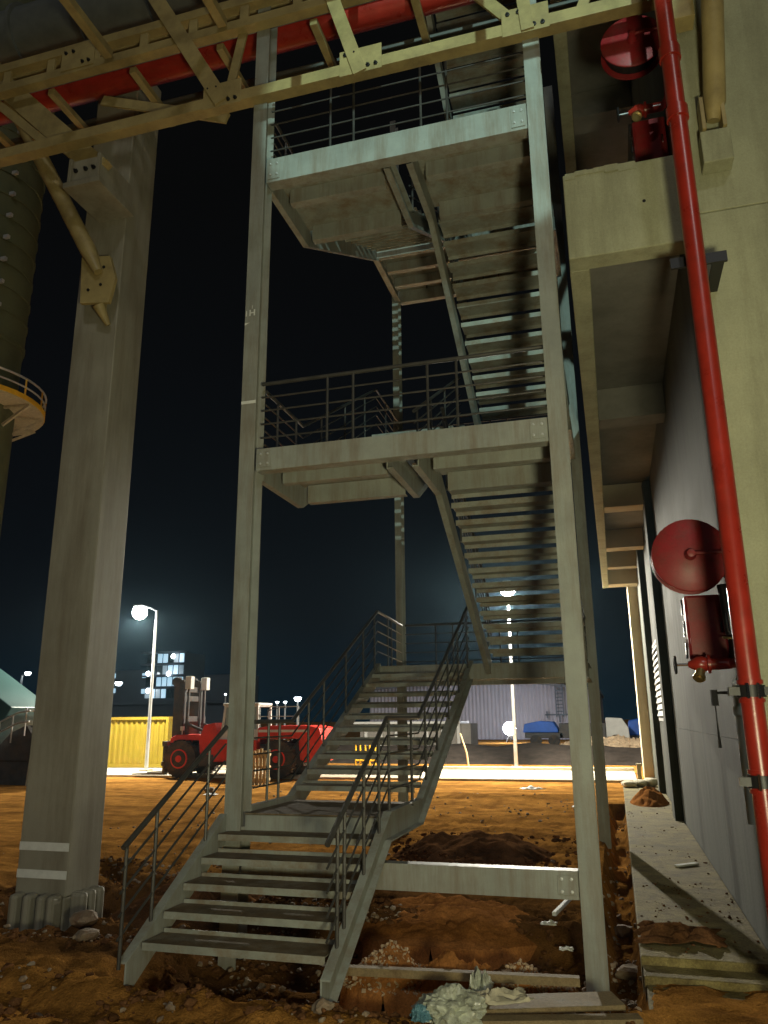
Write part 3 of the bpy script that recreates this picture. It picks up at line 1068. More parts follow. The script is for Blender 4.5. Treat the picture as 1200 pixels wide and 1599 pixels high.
# pale green drain pipe and bracket low on the wall behind the riser
dp = thing('drain_pipe', 'pale green drain pipe stub on the wall below the lower hydrant valve', 'pipe', (0.82, 6.0, 1.2))
m = MB()
m.tube([(0.835, 5.95, 0.9), (0.835, 5.95, 1.75), (0.835, 5.90, 1.81), (0.835, 5.72, 1.82)], 0.05, 14)
m.build('pipe', 'green_grey_pipe', dp, smooth=True)
m = MB()
m.tube([(0.835, 5.95, 1.60), (0.835, 5.95, 1.66)], 0.06, 14)
m.build('collar', 'green_grey_pipe', dp, smooth=True)
hk = MB()
hk.tube([(0.70, 5.50, 1.74), (0.62, 5.52, 1.74), (0.62, 5.52, 1.40)], 0.012, 6)
hk.tube([(0.62, 5.52, 1.66), (0.62, 5.52, 1.76)], 0.022, 8)
o = hk.build('valve_lever', 'black_steel', smooth=True)
tag(o, 'thin black lever rod hanging beside the upper black pipe coupling', 'lever')

# ------------------------------------------------------------------ street lamps and far lamps
def street_lamp(base, z, label, arm, energy, rp=0.055):
    x, y = base
    t = thing('street_lamp', label, 'street lamp', (x, y, 0), 'street lamps along the road')
    m = MB()
    m.tube([(x, y, -0.1), (x, y, 0.25), (x, y, z - 0.1)], [rp * 1.25, rp * 1.15, rp * 0.65], 14)
    m.build('pole', 'lamp_metal', t, smooth=True)
    m = MB()
    m.box(x - 0.16, x + 0.16, y - 0.16, y + 0.16, -0.1, 0.07)
    m.build('footing', 'road_concrete', t, bevel=0.01)
    ax, ay = arm
    m = MB()
    m.tube([(x, y, z - 0.13), (x + ax * 0.35, y + ay * 0.35, z - 0.02), (x + ax * 0.7, y + ay * 0.7, z + 0.02)], 0.026, 10)
    m.build('arm', 'lamp_metal', t, smooth=True)
    hx, hy = x + ax, y + ay
    m = MB()
    m.prism([(hx - 0.14, hy - 0.22), (hx + 0.14, hy - 0.22), (hx + 0.17, hy + 0.2), (hx - 0.17, hy + 0.2)], z + 0.0, z + 0.07, 'z')
    m.build('lamp_head', 'lamp_metal', t, bevel=0.02)
    m = MB()
    m.lathe((hx, hy, z - 0.005), (0, 0, -1), [(0.16, 0), (0.23, 0.06), (0.25, 0.16), (0.23, 0.28), (0.14, 0.38), (0.04, 0.41)], 16)  # lens swollen to a globe to stand in for the lamp's glare
    m.build('lens', 'lamp_glow', t, smooth=True)
    lamp('SPOT', 'lamp_light', (hx, hy, z - 0.44), energy, (1.0, 0.94, 0.78), parent=t, spot_size=R(178), spot_blend=0.08, shadow_soft_size=0.12)
    return t
street_lamp((-14.8, 23.2), 5.33, 'lit street lamp on a pole in front of the yellow container', (-0.5, -0.25), 9500)
street_lamp((-3.2, 26.2), 5.93, 'lit street lamp on a pole in front of the pale warehouse', (0.05, -0.35), 22000)

def far_lamp(x, y, z, label, r=0.16, pole=True, dx=0.0):
    t = thing('far_street_lamp', label, 'street lamp', (x, y, 0), 'distant lamps on the horizon')
    if pole:
        m = MB()
        m.tube([(x, y, 0), (x, y, z - 0.15)], [0.10, 0.07], 8)
        m.tube([(x, y, z - 0.2), (x + dx, y, z)], 0.05, 8)
        m.build('pole', 'lamp_metal', t, smooth=True)
    m = MB()
    m.lathe((x + dx, y, z), (0, 0, -1), [(r, -r * 0.4), (r * 1.1, 0), (r * 0.6, r * 0.7)], 12)
    m.build('lens', 'far_glow', t, smooth=True)
far_lamp(-53.4, 60, 5.4, 'distant lamp furthest to the left above the machine hood', 0.2)
far_lamp(-52.0, 60.2, 5.85, 'distant lamp beside the leftmost one, on a short arm', 0.25, dx=0.6)
far_lamp(-42.3, 60, 4.75, 'distant lamp on a pole just left of the container', 0.28, dx=0.7)
far_lamp(-24.7, 60, 3.2, 'brightest distant lamp over the rear end of the forklift', 0.28)
far_lamp(-26.5, 60, 2.95, 'dim distant lamp, left of a close pair above the forklift hood', 0.13)
far_lamp(-25.8, 60, 2.95, 'dim distant lamp, right of a close pair above the forklift hood', 0.13)
far_lamp(-31.2, 60, 3.65, 'faint distant light above the forklift cab', 0.09)

# ------------------------------------------------------------------ shipping container
def container(cx, cy, lx, ly, h, rot, label):
    t = thing('shipping_container', label, 'container', (cx, cy, 0))
    ca, sa = math.cos(rot), math.sin(rot)
    def T(m):
        m.v = [(cx + x * ca - y * sa, cy + x * sa + y * ca, z) for x, y, z in m.v]
        return m
    def corr(p0, p1, nrm, nm):
        p0, p1, nrm = Vector(p0), Vector(p1), Vector(nrm)
        L = (p1 - p0).length
        n = int(L / 0.20)
        m = MB()
        pts = []
        for i in range(n):
            for f, d in ((0.0, 0), (0.34, 0), (0.5, -0.035), (0.84, -0.035)):
                q = p0.lerp(p1, (i + f) / n) + nrm * d
                pts.append(q)
        pts.append(p1)
        for q in pts:
            m.v.append((q.x, q.y, 0.14))
            m.v.append((q.x, q.y, h - 0.1))
        for i in range(len(pts) - 1):
            m.f.append((2 * i, 2 * i + 2, 2 * i + 3, 2 * i + 1))
        return T(m).build(nm, 'container_yellow', t)
    corr((-lx, 0, 0), (0, 0, 0), (0, -1, 0), 'side_panel')
    corr((0, 0, 0), (0, ly, 0), (1, 0, 0), 'end_panel')
    corr((0, ly, 0), (-lx, ly, 0), (0, 1, 0), 'side_panel')
    corr((-lx, ly, 0), (-lx, 0, 0), (-1, 0, 0), 'end_panel')
    m = MB()
    for (x, y) in ((0, 0), (0, ly), (-lx, 0), (-lx, ly)):
        m.box(x - 0.05, x + 0.05, y - 0.05, y + 0.05, 0.02, h)
    T(m).build('corner_post', 'container_yellow', t)
    m = MB()
    for z0, z1 in ((0.03, 0.139), (h - 0.099, h - 0.002)):
        m.box(-lx + 0.051, -0.051, -0.045, 0.04, z0, z1)
        m.box(-lx + 0.051, -0.051, ly - 0.04, ly + 0.045, z0, z1)
        m.box(-0.04, 0.045, 0.051, ly - 0.051, z0, z1)
        m.box(-lx - 0.045, -lx + 0.04, 0.051, ly - 0.051, z0, z1)
    T(m).build('frame_rail', 'container_yellow', t)
    m = MB()
    m.box(-lx + 0.045, -0.045, 0.045, ly - 0.045, h - 0.05, h - 0.03)
    T(m).build('roof', 'container_yellow', t)
container(-15.05, 24.75, 4.3, 1.75, 1.72, R(4), 'yellow corrugated shipping container behind the left street lamp')

# ------------------------------------------------------------------ forklift
fk = thing('forklift', 'large red forklift truck with black mast and white cab', 'forklift', (-10.8, 21.9, 0))
FY0, FY1 = 21.15, 22.55
def wheel(x, y, r, w_, side):
    m = MB()
    m.lathe((x, y, r), (0, 1, 0), [(r * 0.55, 0), (r * 0.9, -0.01), (r, 0.05), (r, w_ - 0.05), (r * 0.9, w_ + 0.01), (r * 0.55, w_)], 32)
    ty = m.build('wheel', 'tyre', fk, smooth=True)
    m = MB()
    n = 26
    for k in range(n):
        t = 2 * PI * k / n
        c, s_ = math.cos(t), math.sin(t)
        m.bar((x + c * r, y + 0.02, r + s_ * r), (x + c * r, y + w_ - 0.02, r + s_ * r), 0.045, 0.045, ref=(c, 0, s_))
    m.build('tread_lugs', 'tyre', ty)
    m = MB()
    yy = y if side < 0 else y + w_
    m.lathe((x, yy, r), (0, side, 0), [(r * 0.54, -0.09), (r * 0.54, 0.0), (r * 0.46, 0.004), (r * 0.42, -0.05), (r * 0.2, -0.04), (r * 0.18, 0.03), (r * 0.05, 0.035)], 24)
    m.build('rim', 'fork_red', ty, smooth=True)
for y, sd in ((FY0 - 0.18, -1), (FY1 - 0.15, 1)):
    wheel(-12.33, y, 0.51, 0.33, sd)
    wheel(-9.26, y, 0.51, 0.33, sd)
m = MB()
m.prism([(-12.75, 0.62), (-12.75, 1.08), (-12.55, 1.18), (-11.75, 1.18), (-11.65, 1.45), (-11.30, 1.52), (-11.18, 1.05), (-9.95, 1.02), (-9.95, 0.42), (-11.3, 0.42), (-11.75, 0.62), (-11.80, 1.02), (-12.60, 1.02), (-12.62, 0.62)], FY0, FY1, 'y')
m.build('chassis', 'fork_red', fk, bevel=0.02)
m = MB()
m.prism([(-9.94, 0.95), (-9.94, 1.36), (-9.55, 1.42), (-8.35, 1.42), (-8.05, 1.34), (-7.95, 1.0), (-8.05, 0.48), (-8.62, 0.48), (-8.68, 1.06), (-9.86, 1.06), (-9.88, 0.95)], FY0 + 0.02, FY1 - 0.02, 'y')
m.build('engine_hood', 'fork_red', fk, bevel=0.03)
m = MB()
m.box(-8.6, -8.06, FY0 + 0.1, FY1 - 0.1, 0.42, 1.02)
m.build('counterweight', 'fork_red', fk, bevel=0.05)
m = MB()
m.box(-12.6, -8.6, FY0 + 0.25, FY1 - 0.25, 0.32, 0.9)
m.build('underframe', 'fork_dark', fk)
m = MB()
m.box(-11.75, -11.3, FY0 - 0.05, FY0 - 0.002, 0.30, 0.62)
m.build('step', 'fork_dark', fk, bevel=0.01)
m = MB()
m.box(-9.9, -8.4, FY0 - 0.006, FY0 + 0.019, 1.24, 1.31)
m.build('white_stripe', 'fork_white', fk)
# cab
cx0, cx1, cy0, cy1, cz0, cz1 = -11.15, -9.97, FY0 + 0.12, FY0 + 1.0, 1.04, 2.0
m = MB()
for (x, y) in ((cx0, cy0), (cx1, cy0), (cx0, cy1), (cx1, cy1)):
    lean = 0.12 if x == cx0 else -0.03
    m.bar((x, y, cz0), (x + lean, y, cz1), 0.06, 0.06, ref=(0, 1, 0))
m.bar(((cx0 + cx1) / 2, cy0, cz0), ((cx0 + cx1) / 2, cy0, cz1), 0.05, 0.05, ref=(0, 1, 0))
m.box(cx0 + 0.02, cx1 - 0.02, cy0 + 0.035, cy1 - 0.035, cz0 - 0.02, cz0 + 0.05)
m.box(cx0 + 0.08, cx1 - 0.02, cy0 - 0.02, cy1 + 0.02, cz1 - 0.05, cz1 - 0.003)
cab = m.build('cab', 'fork_white', fk, bevel=0.01)
for y in (cy0 - 0.035, cy1 + 0.0305):
    m = MB()
    m.box(cx0 + 0.0, cx1 - 0.0, y, y + 0.004, cz0, cz0 + 0.28)
    m.build('door_panel', 'fork_white', cab)
m = MB()
m.box(cx0 + 0.04, cx1 + 0.02, cy0 - 0.05, cy1 + 0.05, cz1, cz1 + 0.07)
m.build('cab_roof', 'fork_white', cab, bevel=0.025)
for (a, b) in ((cx0 + 0.12, (cx0 + cx1) / 2 - 0.03), ((cx0 + cx1) / 2 + 0.03, cx1 - 0.06)):
    m = MB()
    m.box(a, b, cy0 + 0.005, cy0 + 0.015, cz0 + 0.285, cz1 - 0.01)
    m.build('window', 'pale_glass', cab)
m = MB()
m.box(cx0 + 0.06, cx0 + 0.07, cy0 + 0.04, cy1 - 0.04, cz0 + 0.3, cz1 - 0.03)
m.build('windscreen', 'glass', cab)
m = MB()
m.box(cx0 + 0.4, cx0 + 0.85, cy0 + 0.25, cy0 + 0.65, cz0 + 0.1, cz0 + 0.30)
m.box(cx0 + 0.72, cx0 + 0.85, cy0 + 0.25, cy0 + 0.65, cz0 + 0.30, cz0 + 0.75)
m.build('driver_seat', 'fork_dark', cab, bevel=0.03)
# mast
for y in (FY0 + 0.12, FY1 - 0.32):
    m = MB()
    m.box(-12.62, -12.46, y, y + 0.2, 0.35, 2.78)
    m.box(-12.80, -12.63, y + 0.03, y + 0.17, 0.35, 2.86)
    mu = m.build('mast_upright', 'fork_dark', fk, bevel=0.01)
    m = MB()
    m.lathe((-12.72, y - 0.03, 2.72), (0, 1, 0), [(0.04, 0), (0.14, 0.01), (0.14, 0.10), (0.04, 0.11)], 16)
    m.build('chain_wheel', 'fork_dark', mu, smooth=True)
    m = MB()
    m.tube([(-12.34, y + 0.1, 0.6), (-12.34, y + 0.1, 1.7)], 0.06, 12)
    m.tube([(-12.34, y + 0.1, 1.7), (-12.34, y + 0.1, 2.55)], 0.04, 12)
    m.build('lift_cylinder', 'fork_dark', mu, smooth=True)
    m = MB()
    m.box(-12.42, -12.22, y - 0.01, y + 0.2, 2.50, 2.88)
    m.build('mast_head', 'fork_white', mu, bevel=0.015)
    m = MB()
    m.tube([(-12.4, y + 0.1, 1.5), (-11.7, y + 0.1, 1.25)], 0.05, 10)
    m.build('tilt_cylinder', 'fork_dark', mu, smooth=True)
for z in (0.5, 1.55, 2.15, 2.42):
    m = MB()
    m.box(-12.6, -12.48, FY0 + 0.325, FY1 - 0.325, z, z + 0.16)
    m.build('mast_crossbar', 'fork_dark', fk, bevel=0.01)
m = MB()
m.box(-12.98, -12.82, FY0 - 0.05, FY1 + 0.05, 0.85, 1.0)
m.box(-12.98, -12.82, FY0 - 0.05, FY1 + 0.05, 0.30, 0.42)
for y in (FY0 + 0.0, FY0 + 0.45, FY1 - 0.6, FY1 - 0.15):
    m.box(-12.97, -12.83, y, y + 0.12, 0.42, 0.85)
cg = m.build('fork_carriage', 'fork_dark', fk, bevel=0.01)
for y in (FY0 + 0.2, FY1 - 0.4):
    m = MB()
    m.prism([(-13.08, 0.9), (-13.0, 0.9), (-13.0, 0.03), (-14.1, 0.03), (-14.1, 0.06), (-13.08, 0.10)], y, y + 0.17, 'y')
    m.build('fork_tine', 'fork_dark', fk)
m = MB()
m.tube([(-9.75, FY0 + 0.3, 1.42), (-9.75, FY0 + 0.3, 1.85), (-9.2, FY0 + 0.3, 1.95)], 0.035, 10)
m.build('exhaust', 'fork_dark', fk, smooth=True)
for (x, y) in ((-12.45, FY0 + 0.02), (-12.45, FY1 - 0.14)):
    m = MB()
    m.box(x, x + 0.08, y, y + 0.12, 1.3, 1.42)
    m.bar((x + 0.04, y + 0.06, 1.15), (x + 0.04, y + 0.06, 1.30), 0.03, 0.03)
    m.build('headlight', 'fork_white', fk, bevel=0.01)
m = MB()
for x in (-9.9, -9.3, -8.7):
    m.tube([(x, FY0 + 0.06, 1.40), (x, FY0 + 0.06, 1.95)], 0.014, 6)
m.tube([(-9.9, FY0 + 0.06, 1.95), (-8.7, FY0 + 0.06, 1.95)], 0.014, 6)
m.tube([(-9.9, FY0 + 0.06, 1.68), (-8.7, FY0 + 0.06, 1.68)], 0.014, 6)
m.build('guard_rail', 'lamp_metal', fk, smooth=True)

# upright wooden pallet in front of the forklift
pl = thing('wooden_pallet', 'pale wooden pallet standing upright in front of the forklift rear wheel', 'pallet', (-8.85, 19.1, 0))
for k in range(5):
    m = MB()
    x = -9.06 + k * 0.10
    m.box(x, x + 0.075, 19.05 + 0.005 * (k % 2), 19.07 + 0.005 * (k % 2), -0.02, 0.82 + 0.03 * (k % 3))
    m.build('slat', 'pale_wood', pl)
for z in (0.10, 0.40, 0.70):
    m = MB()
    m.box(-9.06, -8.59, 19.08, 19.15, z, z + 0.06)
    m.build('bearer', 'pale_wood', pl)

# yellow trestle seen through the stairs
ty_ = thing('yellow_trestle', 'small yellow tube trestle seen between the stair treads', 'trestle', (-8.4, 26.8, 0))
for y in (26.6, 27.1):
    m = MB()
    for x in (-8.75, -8.40, -8.05):
        m.tube([(x, y, 0.0), (x, y, 0.75)], 0.03, 8)
    for z in (0.2, 0.75):
        m.tube([(-8.75, y, z), (-8.05, y, z)], 0.03, 8)
    m.build('frame', 'yellow_paint', ty_, smooth=True)
for x in (-8.75, -8.05):
    m = MB()
    m.tube([(x, 26.6, 0.75), (x, 27.1, 0.75)], 0.03, 8)
    m.build('cross_tube', 'yellow_paint', ty_, smooth=True)

# ------------------------------------------------------------------ machine with a sloped hood on the left
mc = thing('screening_machine', 'dark screening machine with teal sloped hood and stair at left edge', 'machine', (-15.6, 18.3, 0))
m = MB()
m.prism([(-20.5, 4.6), (-16.05, 1.98), (-16.25, 1.62), (-17.6, 0.6), (-20.5, 0.6)], 18.3, 20.0, 'y')
m.build('hood', 'teal_paint', mc, bevel=0.03)
m = MB()
m.box(-20, -15.2, 18.25, 20.2, -0.1, 0.58)
m.prism([(-15.19, -0.1), (-15.19, 1.25), (-15.4, 1.5), (-15.9, 1.3), (-16.6, 0.581), (-15.2, 0.581)], 18.2, 19.9, 'y')
m.build('body', 'fork_dark', mc, bevel=0.03)
m = MB()
m.prism([(-14.9, -0.1), (-14.9, 0.85), (-15.12, 0.85), (-15.18, -0.1)], 18.1, 19.0, 'y')
m.build('tank', 'sacking', mc, bevel=0.03)
m = MB()
m.box(-15.6, -14.55, 18.3, 19.6, 1.86, 1.93)
m.prism([(-15.3, 1.86), (-15.1, 1.5), (-14.9, 1.86)], 18.5, 18.6, 'y')
m.build('canopy', 'fork_white', mc, bevel=0.01)
m = MB()
for x in (-15.2, -14.7):
    m.bar((x, 18.5, 0.5), (x, 18.5, 1.86), 0.06, 0.06)
m.box(-15.15, -14.75, 18.6, 19.2, 0.86, 1.35)
m.build('engine', 'fork_dark', mc, bevel=0.01)
m = MB()
for dz in (0.0, 0.28):
    m.tube([(-17.2, 18.05, 0.85 + dz), (-15.6, 18.05, 1.55 + dz), (-15.2, 18.05, 1.6 + dz)], 0.025, 8)
for k in range(5):
    x = -17.0 + k * 0.42
    m.tube([(x, 18.05, 0.4 + (x + 17.2) * 0.44), (x, 18.05, 1.13 + (x + 17.2) * 0.44)], 0.02, 8)
m.build('stair_rail', 'lamp_metal', mc, smooth=True)

# ------------------------------------------------------------------ tall steel stack with a ring platform
st = thing('steel_stack', 'tall olive steel stack with banded top and ring platform at left edge', 'stack', (-26.2, 25, 0))
SX, SY, SR = -27.5, 26.0, 2.3
m = MB()
m.tube([(SX, SY, 0), (SX, SY, 18.3)], SR, 48)
m.build('shell', 'stack_olive', st, smooth=True)
m = MB()
m.tube([(SX, SY, 18.3), (SX, SY, 40)], SR + 0.05, 48)
m.build('banded_shell', 'stack_olive', st, smooth=True)
for k in range(14):
    z = 18.5 + k * 1.15
    m = MB()
    m.tube([(SX, SY, z), (SX, SY, z + 0.16)], SR + 0.10, 48)
    bd = m.build('band', 'stack_olive', st, smooth=True)
    m = MB()
    m.box(SX + SR * 0.93, SX + SR * 0.93 + 0.30, SY - 1.0, SY - 0.85, z, z + 0.16)
    m.build('lug', 'lamp_metal', bd)
def ring(r, z, rr_, n=48):
    return [(SX + r * math.cos(2 * PI * k / n), SY + r * math.sin(2 * PI * k / n), z) for k in range(n + 1)]
PZ = 15.3
m = MB()
m.lathe((SX, SY, PZ), (0, 0, 1), [(SR + 0.02, -0.02), (SR + 1.25, -0.02), (SR + 1.25, 0.02), (SR + 0.02, 0.02)], 48)
pf = m.build('platform', 'sacking', st, smooth=False)
m = MB()
m.lathe((SX, SY, PZ + 0.025), (0, 0, 1), [(SR + 1.2, 0), (SR + 1.28, 0), (SR + 1.28, 0.22), (SR + 1.2, 0.22)], 48)
m.build('toe_board', 'yellow_paint', pf)
m = MB()
m.tube(ring(SR + 1.24, PZ + 1.0, 0), 0.05, 8, cap=False)
m.tube(ring(SR + 1.24, PZ + 0.6, 0), 0.04, 8, cap=False)
m.build('guard_rail', 'lamp_metal', pf, smooth=True)
for k in range(16):
    m = MB()
    t = 2 * PI * k / 16
    x, y = SX + (SR + 1.24) * math.cos(t), SY + (SR + 1.24) * math.sin(t)
    m.tube([(x, y, PZ + 0.2), (x, y, PZ + 1.0)], 0.04, 6)
    m.build('guard_post', 'yellow_paint', pf, smooth=True)
for k in range(12):
    m = MB()
    t = 2 * PI * k / 12 + 0.1
    c, s_ = math.cos(t), math.sin(t)
    m.bar((SX + SR * c, SY + SR * s_, PZ - 0.95), (SX + (SR + 1.2) * c, SY + (SR + 1.2) * s_, PZ - 0.1), 0.1, 0.12)
    m.bar((SX + SR * c, SY + SR * s_, PZ - 0.1), (SX + (SR + 1.2) * c, SY + (SR + 1.2) * s_, PZ - 0.1), 0.1, 0.12)
    m.build('bracket', 'sacking', pf)

# ------------------------------------------------------------------ warehouse and yard clutter beyond the road
wh = thing('warehouse', 'long pale lavender corrugated warehouse with low gable behind the road', 'warehouse', (-10, 62, 0))
x0, x1, xa = -18.6, -1.2, -9.4
zl, zr, zt = 3.75, 3.45, 4.45
n = 120
m = MB()
pts = []
for i in range(n + 1):
    x = x0 + (x1 - x0) * i / n
    zt_ = zl + (zt - zl) * (x - x0) / (xa - x0) if x < xa else zt + (zr - zt) * (x - xa) / (x1 - xa)
    d = 0.0 if i % 2 else 0.07
    pts.append((x, 60 + d, zt_))
for (x, y, z) in pts:
    m.v += [(x, y, 0), (x, y, z)]
for i in range(n):
    m.f.append((2 * i, 2 * i + 2, 2 * i + 3, 2 * i + 1))
m.build('front_wall', 'warehouse_cladding', wh)
m = MB()
m.prism([(x0 - 0.2, zl - 0.05), (xa, zt + 0.0), (x1 + 0.2, zr - 0.05), (x1 + 0.2, zr + 0.12), (xa, zt + 0.18), (x0 - 0.2, zl + 0.12)], 59.7, 85, 'y')
m.build('roof', 'warehouse_roof', wh)
m = MB()
m.box(x0, x0 + 0.1, 60.1, 84.9, 0, zl - 0.06)
m.box(x1 - 0.1, x1, 60.1, 84.9, 0, zr - 0.06)
m.box(x0, x1, 84.7, 84.8, 0, zr - 0.06)
m.build('side_wall', 'warehouse_cladding', wh)
# service ladder with a sign bracket
m = MB()
for x in (-4.2, -3.7):
    m.box(x, x + 0.07, 59.7, 59.8, 1.6, 3.9)
for k in range(9):
    m.box(-4.2, -3.63, 59.72, 59.78, 1.7 + k * 0.25, 1.76 + k * 0.25)
m.box(-5.0, -2.9, 59.6, 59.68, 1.7, 1.8)
m.box(-4.9, -4.8, 59.6, 59.68, 1.5, 2.0)
m.box(-3.1, -3.0, 59.6, 59.68, 1.5, 2.0)
m.box(-4.0, -3.9, 59.6, 59.68, 1.2, 1.7)
m.build('ladder', 'far_wall', wh)

FX, FYY = -6.9, 54.0
fl = thing('site_floodlight', 'dazzling white floodlight on a stand in front of the warehouse', 'floodlight', (FX, FYY, 0))
m = MB()
m.tube([(FX, FYY, 0.0), (FX, FYY, 0.7)], 0.05, 8)
for t in range(3):
    m.tube([(FX, FYY, 0.5), (FX + 0.5 * math.cos(t * 2.1), FYY + 0.5 * math.sin(t * 2.1), 0)], 0.03, 6)
m.build('stand', 'fork_dark', fl, smooth=True)
m = MB()
m.box(FX - 0.32, FX + 0.32, FYY - 0.05, FYY + 0.2, 0.55, 1.15)
m.build('housing', 'fork_dark', fl, bevel=0.02)
m = MB()
m.lathe((FX, FYY - 0.06, 0.87), (0, -1, 0), [(0.44, 0), (0.42, 0.09), (0.05, 0.2)], 20)  # lens wider than its housing, sized to the floodlight's glare
m.build('lens', 'lamp_glow', fl, smooth=True)
lamp('POINT', 'flood_light', (FX, FYY - 0.3, 1.5), 900, (0.9, 0.93, 1.0), parent=fl, shadow_soft_size=0.3)

# concrete yard wall panels and shed
sh = thing('site_shed', 'low grey shed with white roof edge in front of the warehouse', 'shed', (-11, 42, 0))
m = MB()
m.box(-13.5, -7.4, 41.8, 44, 0, 1.30)
m.build('wall', 'block_grey', sh)
m = MB()
m.box(-13.8, -7.9, 41.5, 44.2, 1.302, 1.42)
m.build('roof', 'fork_white', sh)
for k in range(7):
    x = -13.2 + k * 0.85
    m = MB()
    m.box(x, x + 0.16, 41.62, 41.79, 0, 1.29)
    m.build('post', 'fork_white', sh)

tk = thing('parked_truck', 'dark truck loaded under a blue tarpaulin in front of the warehouse', 'truck', (-2.5, 46, 0))
m = MB()
m.box(-5.0, -2.9, 45.6, 47.0, 0.45, 0.75)
m.box(-3.1, -0.6, 45.6, 47.0, 0.45, 1.25)
m.build('load_bed', 'fork_dark', tk, bevel=0.03)
m = MB()
m.prism([(-5.1, 0.76), (-5.0, 1.22), (-4.2, 1.38), (-3.4, 1.34), (-3.15, 0.9), (-3.15, 0.76)], 45.5, 47.1, 'y')
m.build('tarpaulin', 'blue_tarp', tk, bevel=0.05)
m = MB()
m.prism([(-0.58, 0.4), (-0.58, 1.55), (0.3, 1.5), (0.6, 1.0), (0.65, 0.4)], 45.6, 47.0, 'y')
m.build('cab', 'fork_white', tk, bevel=0.05)
for x in (-4.4, -3.4, -0.1):
    m = MB()
    m.lathe((x, 45.5, 0.32), (0, 1, 0), [(0.1, 0), (0.32, 0.01), (0.32, 0.2), (0.1, 0.21)], 18)
    m.build('wheel', 'tyre', tk, smooth=True)

bt = thing('tarpaulin_heap', 'blue tarpaulin heap on the horizon beside the building corner', 'tarpaulin', (2.5, 50, 0))
m = MB()
m.prism([(0.6, 0.5), (0.7, 1.35), (1.4, 1.5), (3.0, 1.32), (3.6, 0.5)], 49.5, 51.5, 'y')
m.build('cover', 'blue_tarp', bt, bevel=0.08)
m = MB()
m.box(0.4, 3.8, 49.3, 51.7, 0, 0.498)
m.build('pallet_base', 'fork_dark', bt)

def heap(name, cx, cy, rx, ry, h, m_, label, seed, n=70, rough=0.22, z0=-0.12, cat='soil heap', grp=None):
    m = MB()
    for j in range(n + 1):
        for i in range(n + 1):
            u, v = -1 + 2 * i / n, -1 + 2 * j / n
            rr2 = math.sqrt(u * u + v * v)
            x, y = cx + u * rx, cy + v * ry
            e = max(0.0, 1 - rr2 * rr2) ** 1.3
            k = 1.0 / max(rx, 0.3)
            z = e * h * (1 + rough * 2 * fbm(x, y, 1.6 * k, seed)) + (0.4 * h * rough * fbm(x, y, 4.5 * k, seed + 3) + 0.35 * h * rough * abs(fbm(x, y, 11 * k, seed + 6))) * min(1, e * 4) - (0.15 if rr2 > 1 else 0)
            m.v.append((x, y, z0 + z))
    for j in range(n):
        for i in range(n):
            a = j * (n + 1) + i
            m.f.append((a, a + 1, a + n + 2, a + n + 1))
    if name == 'gravel_heap':
        random.seed(int(seed * 10))
        hv = list(m.v)
        big = 1.0 if rx < 1 else 4.0
        for _ in range(900):
            bx, by, bz = random.choice(hv)
            if ((bx - cx) / rx) ** 2 + ((by - cy) / ry) ** 2 > 1.0:
                continue
            r0 = big * random.uniform(0.008, 0.020)
            cs = [Vector((random.uniform(-1, 1), random.uniform(-1, 1), random.uniform(-1, 1))).normalized() * r0 * random.uniform(0.7, 1.2) for _k in range(3)]
            c0 = Vector((bx + random.uniform(-0.01, 0.01), by + random.uniform(-0.01, 0.01), bz + r0 * 0.2))
            vs = [c0 + q for q in cs] + [c0 - q * random.uniform(0.7, 1.1) for q in cs]
            m.add(vs, [(0, 1, 2), (3, 5, 4), (0, 1, 5), (1, 2, 3), (2, 0, 4), (5, 1, 3), (3, 2, 4), (4, 0, 5)])
    o = m.build(name, m_, smooth=(name != 'gravel_heap'))
    if name == 'gravel_heap' and rx < 1:
        o.data.materials.clear()
        o.data.materials.append(MATS['soil_orange'])
        o.data.materials.append(MATS['gravel'])
        for q in o.data.polygons:
            core = len(q.vertices) == 4
            q.material_index = 0 if core else 1
            q.use_smooth = core
    return tag(o, label, cat, grp)
heap('soil_heap', -1.75, 10.15, 1.25, 1.1, 0.30, 'soil_dark', 'dark brown heap of earth inside the stair tower behind the ground beam', 2.2)
heap('soil_heap', -1.55, 7.35, 1.0, 0.75, 0.20, 'soil_orange', 'orange crumbly earth heap just beyond the ground beam', 5.4, rough=0.35, z0=-0.16)
heap('gravel_heap', -1.62, 5.72, 0.36, 0.22, 0.20, 'gravel', 'small pale gravel heap right of the bottom flight', 7.7, n=36, rough=0.25, z0=-0.16, cat='gravel heap')
heap('soil_heap', -1.17, 5.72, 0.34, 0.2, 0.19, 'soil_orange', 'small brown earth heap between the gravel heap and the right column', 9.9, n=36, rough=0.4, z0=-0.14)
heap('gravel_heap', -0.78, 5.80, 0.38, 0.12, 0.10, 'gravel', 'low strip of pale gravel near the front right column foot', 11.3, n=30, rough=0.5, z0=-0.12, cat='gravel heap')
heap('soil_heap', 0.48, 16.3, 0.38, 0.9, 0.26, 'soil_orange', 'small red earth heap on the apron against the building wall', 3.3, n=30, z0=0.0)
heap('gravel_heap', -0.6, 38, 3.2, 2.0, 0.62, 'gravel', 'grey gravel heap beyond the dark bank near the truck', 6.3, n=30, z0=0.0, cat='gravel heap')
heap('gravel_heap', 2.0, 40, 2.4, 2.0, 0.75, 'gravel', 'grey gravel heap in front of the blue tarpaulin heap', 8.3, n=30, z0=0.0, cat='gravel heap')
heap('soil_heap', -4.1, 7.4, 0.75, 0.9, 0.22, 'soil_dark', 'dark stony earth heap between the tall grey column and the stairs', 12.3, rough=0.4, z0=-0.2)

